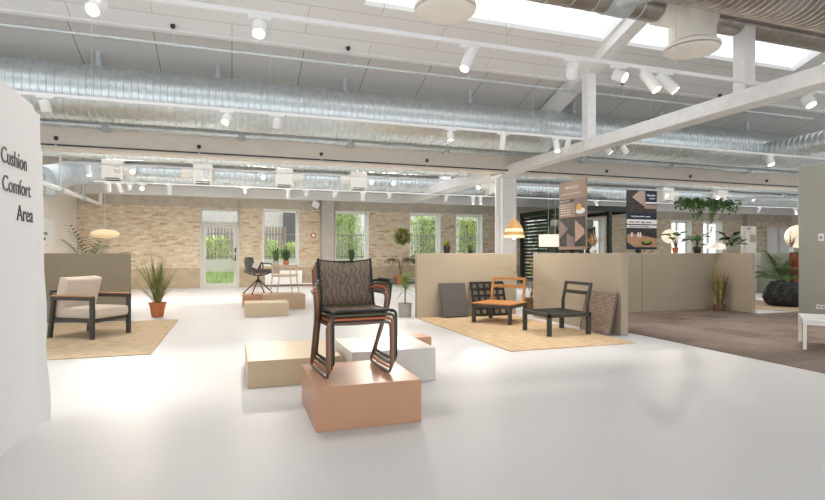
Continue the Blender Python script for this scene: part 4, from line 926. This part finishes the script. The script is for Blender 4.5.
text_mesh('lettering','Materials',.062,'print_white',p2,(.54,-.018,1.175),(PI/2,0,0),bold=.001); text_mesh('lettering','outdoor',.05,'print_white',p2,(.60,-.018,1.11),(PI/2,0,0))
text_mesh('lettering','Long lasting outdoor quality',.045,'print_white',p2,(.12,-.015,.71),(PI/2,0,0)); text_mesh('lettering','wood  steel  rope  stone',.06,'ink',p2,(.05,-.015,.585),(PI/2,0,0)); text_mesh('lettering','Maintenance and care of furniture',.04,'ink',p2,(.05,-.015,.49),(PI/2,0,0))
for x in (.04,.78): MB().tube([(x,0,1.3),(x,0,3.0)],.002,4).build('wire','galv_dull',p2)
p3 = thing('standing_poster','white poster with a drawn lamp line and dark photo on the far right','poster',(15.84,13.0,1.28))
MB().box(0,.64,-.02,.02,-1.27,.9).build('board','print_white',p3,bevel=.004); MB().box(.36,.60,-.025,-.02,.38,.62).build('photo','pot_grey',p3)
MB().tube([(.45,-.022,.62),(.45,-.022,.72),(.12,-.022,.72),(.12,-.022,.1)],.006,5,fil=.05).build('drawn_line','pot_grey',p3); text_mesh('lettering','LAMPS',.07,'ink',p3,(.2,-.024,.8),(PI/2,0,0))
# wall things
t = thing('fire_sign','small round red and white sign on the brick wall by the pilaster','sign',(3.06,21.19,2.0)); mt3 = Matrix(((1,0,0),(0,0,-1),(0,1,0)))
MB().lathe([(.11,0),(.11,.012)],20,mt=mt3).build('ring','red',t); MB().lathe([(.07,.012),(.07,.016)],20,mt=mt3).build('centre','print_white',t)
t = thing('radiator','white panel radiator under the first window right of the door','radiator',(1.9,21.1,0)); MB().box(-.7,.7,-.05,.05,.08,.62).build('panel','plastic',t,bevel=.01)
for k in range(20): MB().box(-.68+k*.07,-.67+k*.07,-.056,-.05,.12,.6).build('fin','plastic',t)
MB().tube([(.72,0,.1),(2,0,.1),(2,.06,.1)],.02,8).build('pipe','plastic',t)
t = tag(MB().tube([(4.2,21.1,.12),(12,21.1,.12)],.03,8).tube([(4.2,21.1,.22),(12,21.1,.22)],.03,8).build('heating_pipe','pot_grey',smooth=True),'pair of grey heating pipes low along the brick wall behind the orange pot','pipe')
for i,x in enumerate((27.6,28.5)):
    dd = MB().box(x,x+.85,YB-.08,YB-.02,0,2.75).build('door_%d' % (i+2),'wall_side',bevel=.01); dd['kind'] = 'structure'
    MB().box(x+.1,x+.75,YB-.09,YB-.08,.2,2.6).build('door_panel','white',dd,bevel=.01)

# ------------------------------------------------------------------ louvred pergola
pg = thing('pergola','dark slatted pergola standing near the back wall, behind the white drum lamp','pergola',(12.2,16.5,0))
for (x,y) in ((0,0),(0,2.1),(0,4.2),(2.6,0),(1.25,0),(2.6,4.2)): MB().box(x-.07,x+.07,y-.07,y+.07,0,3.0).build('post','louvre',pg,bevel=.005)
MB().box(-.08,2.68,-.09,.09,2.86,3.06).box(-.08,.08,0,4.2,2.86,3.06).box(2.52,2.68,0,4.2,2.86,3.06).box(-.08,2.68,4.12,4.28,2.86,3.06).build('top_beam','louvre',pg,bevel=.005)
for k in range(18): MB().bar((0,.07,.2+k*.15),(0,2.03,.2+k*.15),.02,.1).bar((0,2.17,.2+k*.15),(0,4.13,.2+k*.15),.02,.1).build('louvre_slat','louvre',pg)
MB().box(.05,2.55,.1,4.1,3.0,3.03).build('canopy','perg_fabric',pg)

# ------------------------------------------------------------------ outside
tag(MB().box(-14,40,21.7,60,-.3,-.02).build('garden_ground','pave'),kind='structure')
g_ = MB().add([(-14,21.8,0),(40,21.8,0),(40,25.2,.45),(-14,25.2,.45),(-14,21.8,-.1),(40,21.8,-.1),(40,25.2,-.1),(-14,25.2,-.1)],[(0,1,2,3),(4,7,6,5),(0,4,5,1),(1,5,6,2),(2,6,7,3),(3,7,4,0)])
tag(g_.build('lawn','lawn'),kind='structure'); o = MB().box(-14,40,25.2,25.6,0,1.0).build('garden_wall','hedge_wall'); tag(o,'low white garden wall outside the windows','garden wall')
gr = MB(); random.seed(11)
for i in range(1500):
    x = random.choice((random.uniform(-2,6),random.uniform(6,14))); y = random.uniform(22.2,25.1); gr.blade((x,y,(y-21.8)*.13),rd(random.uniform(0,6.3),R(random.uniform(50,88))),random.uniform(.12,.35),.02,.6,3)
tag(gr.build('garden_grass','leaf_bush'),kind='stuff')
fe = thing('metal_fence','grey metal railing fence standing on the garden wall','fence',(0,25.4,1.0))
for z in (.1,1.15): MB().box(-8,30,-.015,.015,z,z+.04).build('rail','fence_metal',fe)
for i in range(76):
    x = -6+i*.24; MB().box(x-.01,x+.01,-.01,.01,0,1.25).build('fence_bar','fence_metal',fe)
def bush(label,x,y,r_,h,n,m='leaf_bush',z0=.9):
    t = thing('garden_bush',label,'bush',(x,y,0),0,'garden bushes'); mb = MB()
    for _ in range(n):
        a = random.uniform(0,6.3); q = random.random()**.5; z = z0+random.random()*h; s_ = 1-.35*((z-z0)/h)**2
        mb.blade((math.cos(a)*r_*q*s_,math.sin(a)*r_*.5*q*s_,z),rd(random.uniform(0,6.3),R(random.uniform(-30,70))),random.uniform(.12,.26),.07,.6,2)
    mb.build('foliage',m,t); st = MB()
    for k in range(5): st.tube([(.1*k-.2,0,0),(.2*k-.4,.1,z0+h*.8)],[.03,.01],5)
    st.build('stem','bark',t)
bush('low sunlit bush behind the fence, seen through the glazed door',-.9,26.5,1.1,1.1,900)
bush('low bush behind the fence, left part of the first window',1.3,26.6,1.2,.95,900)
bush('low bush behind the fence, right part of the first window',3.3,26.8,1.3,.9,900)
bush('tall bamboo-like bush filling the window right of the pilaster',5.3,26.6,1.3,2.6,2400)
bush('tall green bush at the right half of the window right of the pilaster',7.4,27.2,1.0,1.4,700)
bush('tall tree-like bush in the window left of the yellow-green plant',9.6,26.8,1.5,2.6,2400)
bush('tall light green bush in the window next to the white column',12.6,26.9,1.5,3.0,2400)
bush('dark bush behind the pergola side window',16.0,26.5,1.6,2.0,900,'leaf')
h = thing('neighbour_building','grey neighbouring building with a dark gable beyond the fence','building',(-1,36,0))
MB().box(-10,8.6,0,6,0,6.5).build('facade','build_stone',h); MB().box(-7,4.2,-.3,0,0,2.2).build('ground_floor','build_grey',h)
MB().add([(4.2,-.4,4.2),(8.6,-.4,4.2),(6.8,-.4,1.8),(4.2,-.4,1.2),(4.2,-.1,4.2),(8.6,-.1,4.2),(6.8,-.1,1.8),(4.2,-.1,1.2)],[(3,2,1,0),(4,5,6,7),(0,1,5,4),(1,2,6,5),(2,3,7,6),(3,0,4,7)]).build('dark_gable','build_dark',h)
for x in (-6,-3.5,-1,1.5): f = MB().box(x,x+1.2,-.35,-.3,1.0,3.2).build('window','build_dark',h); MB().box(x+.1,x+1.1,-.37,-.35,1.1,3.1).build('window_pane','galv_dull',f)
h = thing('slatted_screen','brown slatted screen beyond the fence, seen through the door and first window','screen',(-1,29,0))
for k in range(30): MB().box(-1.+k*.16,-.89+k*.16,0,.04,0,2.7).build('slat','fence_wood',h)
h = thing('neighbour_building','light building with dark windows behind the bushes on the right','building',(14,34,0))
MB().box(-6,16,0,6,0,7).build('facade','hedge_wall',h)
for x in (-5,-2,1,4,7,10): f = MB().box(x,x+1.3,-.1,0,1.2,3.6).build('window','build_grey',h); MB().box(x+.1,x+1.2,-.12,-.1,1.3,3.5).build('window_pane','build_dark',f)

# ------------------------------------------------------------------ light, world, camera
wd = bpy.data.worlds.new('world'); sc.world = wd; wd.use_nodes = True; nt = wd.node_tree
bg_ = nt.nodes['Background']; bg_.inputs[0].default_value = (.93,.96,1,1); bg_.inputs[1].default_value = 1.15
sun = bpy.data.lights.new('sun','SUN'); sun.energy = 1.6; sun.angle = R(12); sun.color = (1,.95,.88); so = bpy.data.objects.new('sun',sun); COL.objects.link(so); so.rotation_euler = (R(-8),R(12),0)
cam = bpy.data.cameras.new('camera'); co = bpy.data.objects.new('camera',cam); COL.objects.link(co); sc.camera = co
cam.sensor_width = 36; cam.lens = 530/825*36; cam.shift_y = 3/825; cam.clip_start = .05; cam.clip_end = 200
co.location = (0,0,1.3); co.rotation_euler = (PI/2,0,-math.atan(180.5/530))
vs_ = sc.view_settings; vs_.view_transform = 'Standard'; vs_.look = 'None'; vs_.gamma = 1; vs_.exposure = .72
try: vs_.use_curve_mapping = False
except Exception: pass
sc.cycles.max_bounces = 8; sc.cycles.diffuse_bounces = 5; sc.cycles.glossy_bounces = 4; sc.cycles.transparent_max_bounces = 12
sc.cycles.sample_clamp_indirect = 6; sc.cycles.use_denoising = True
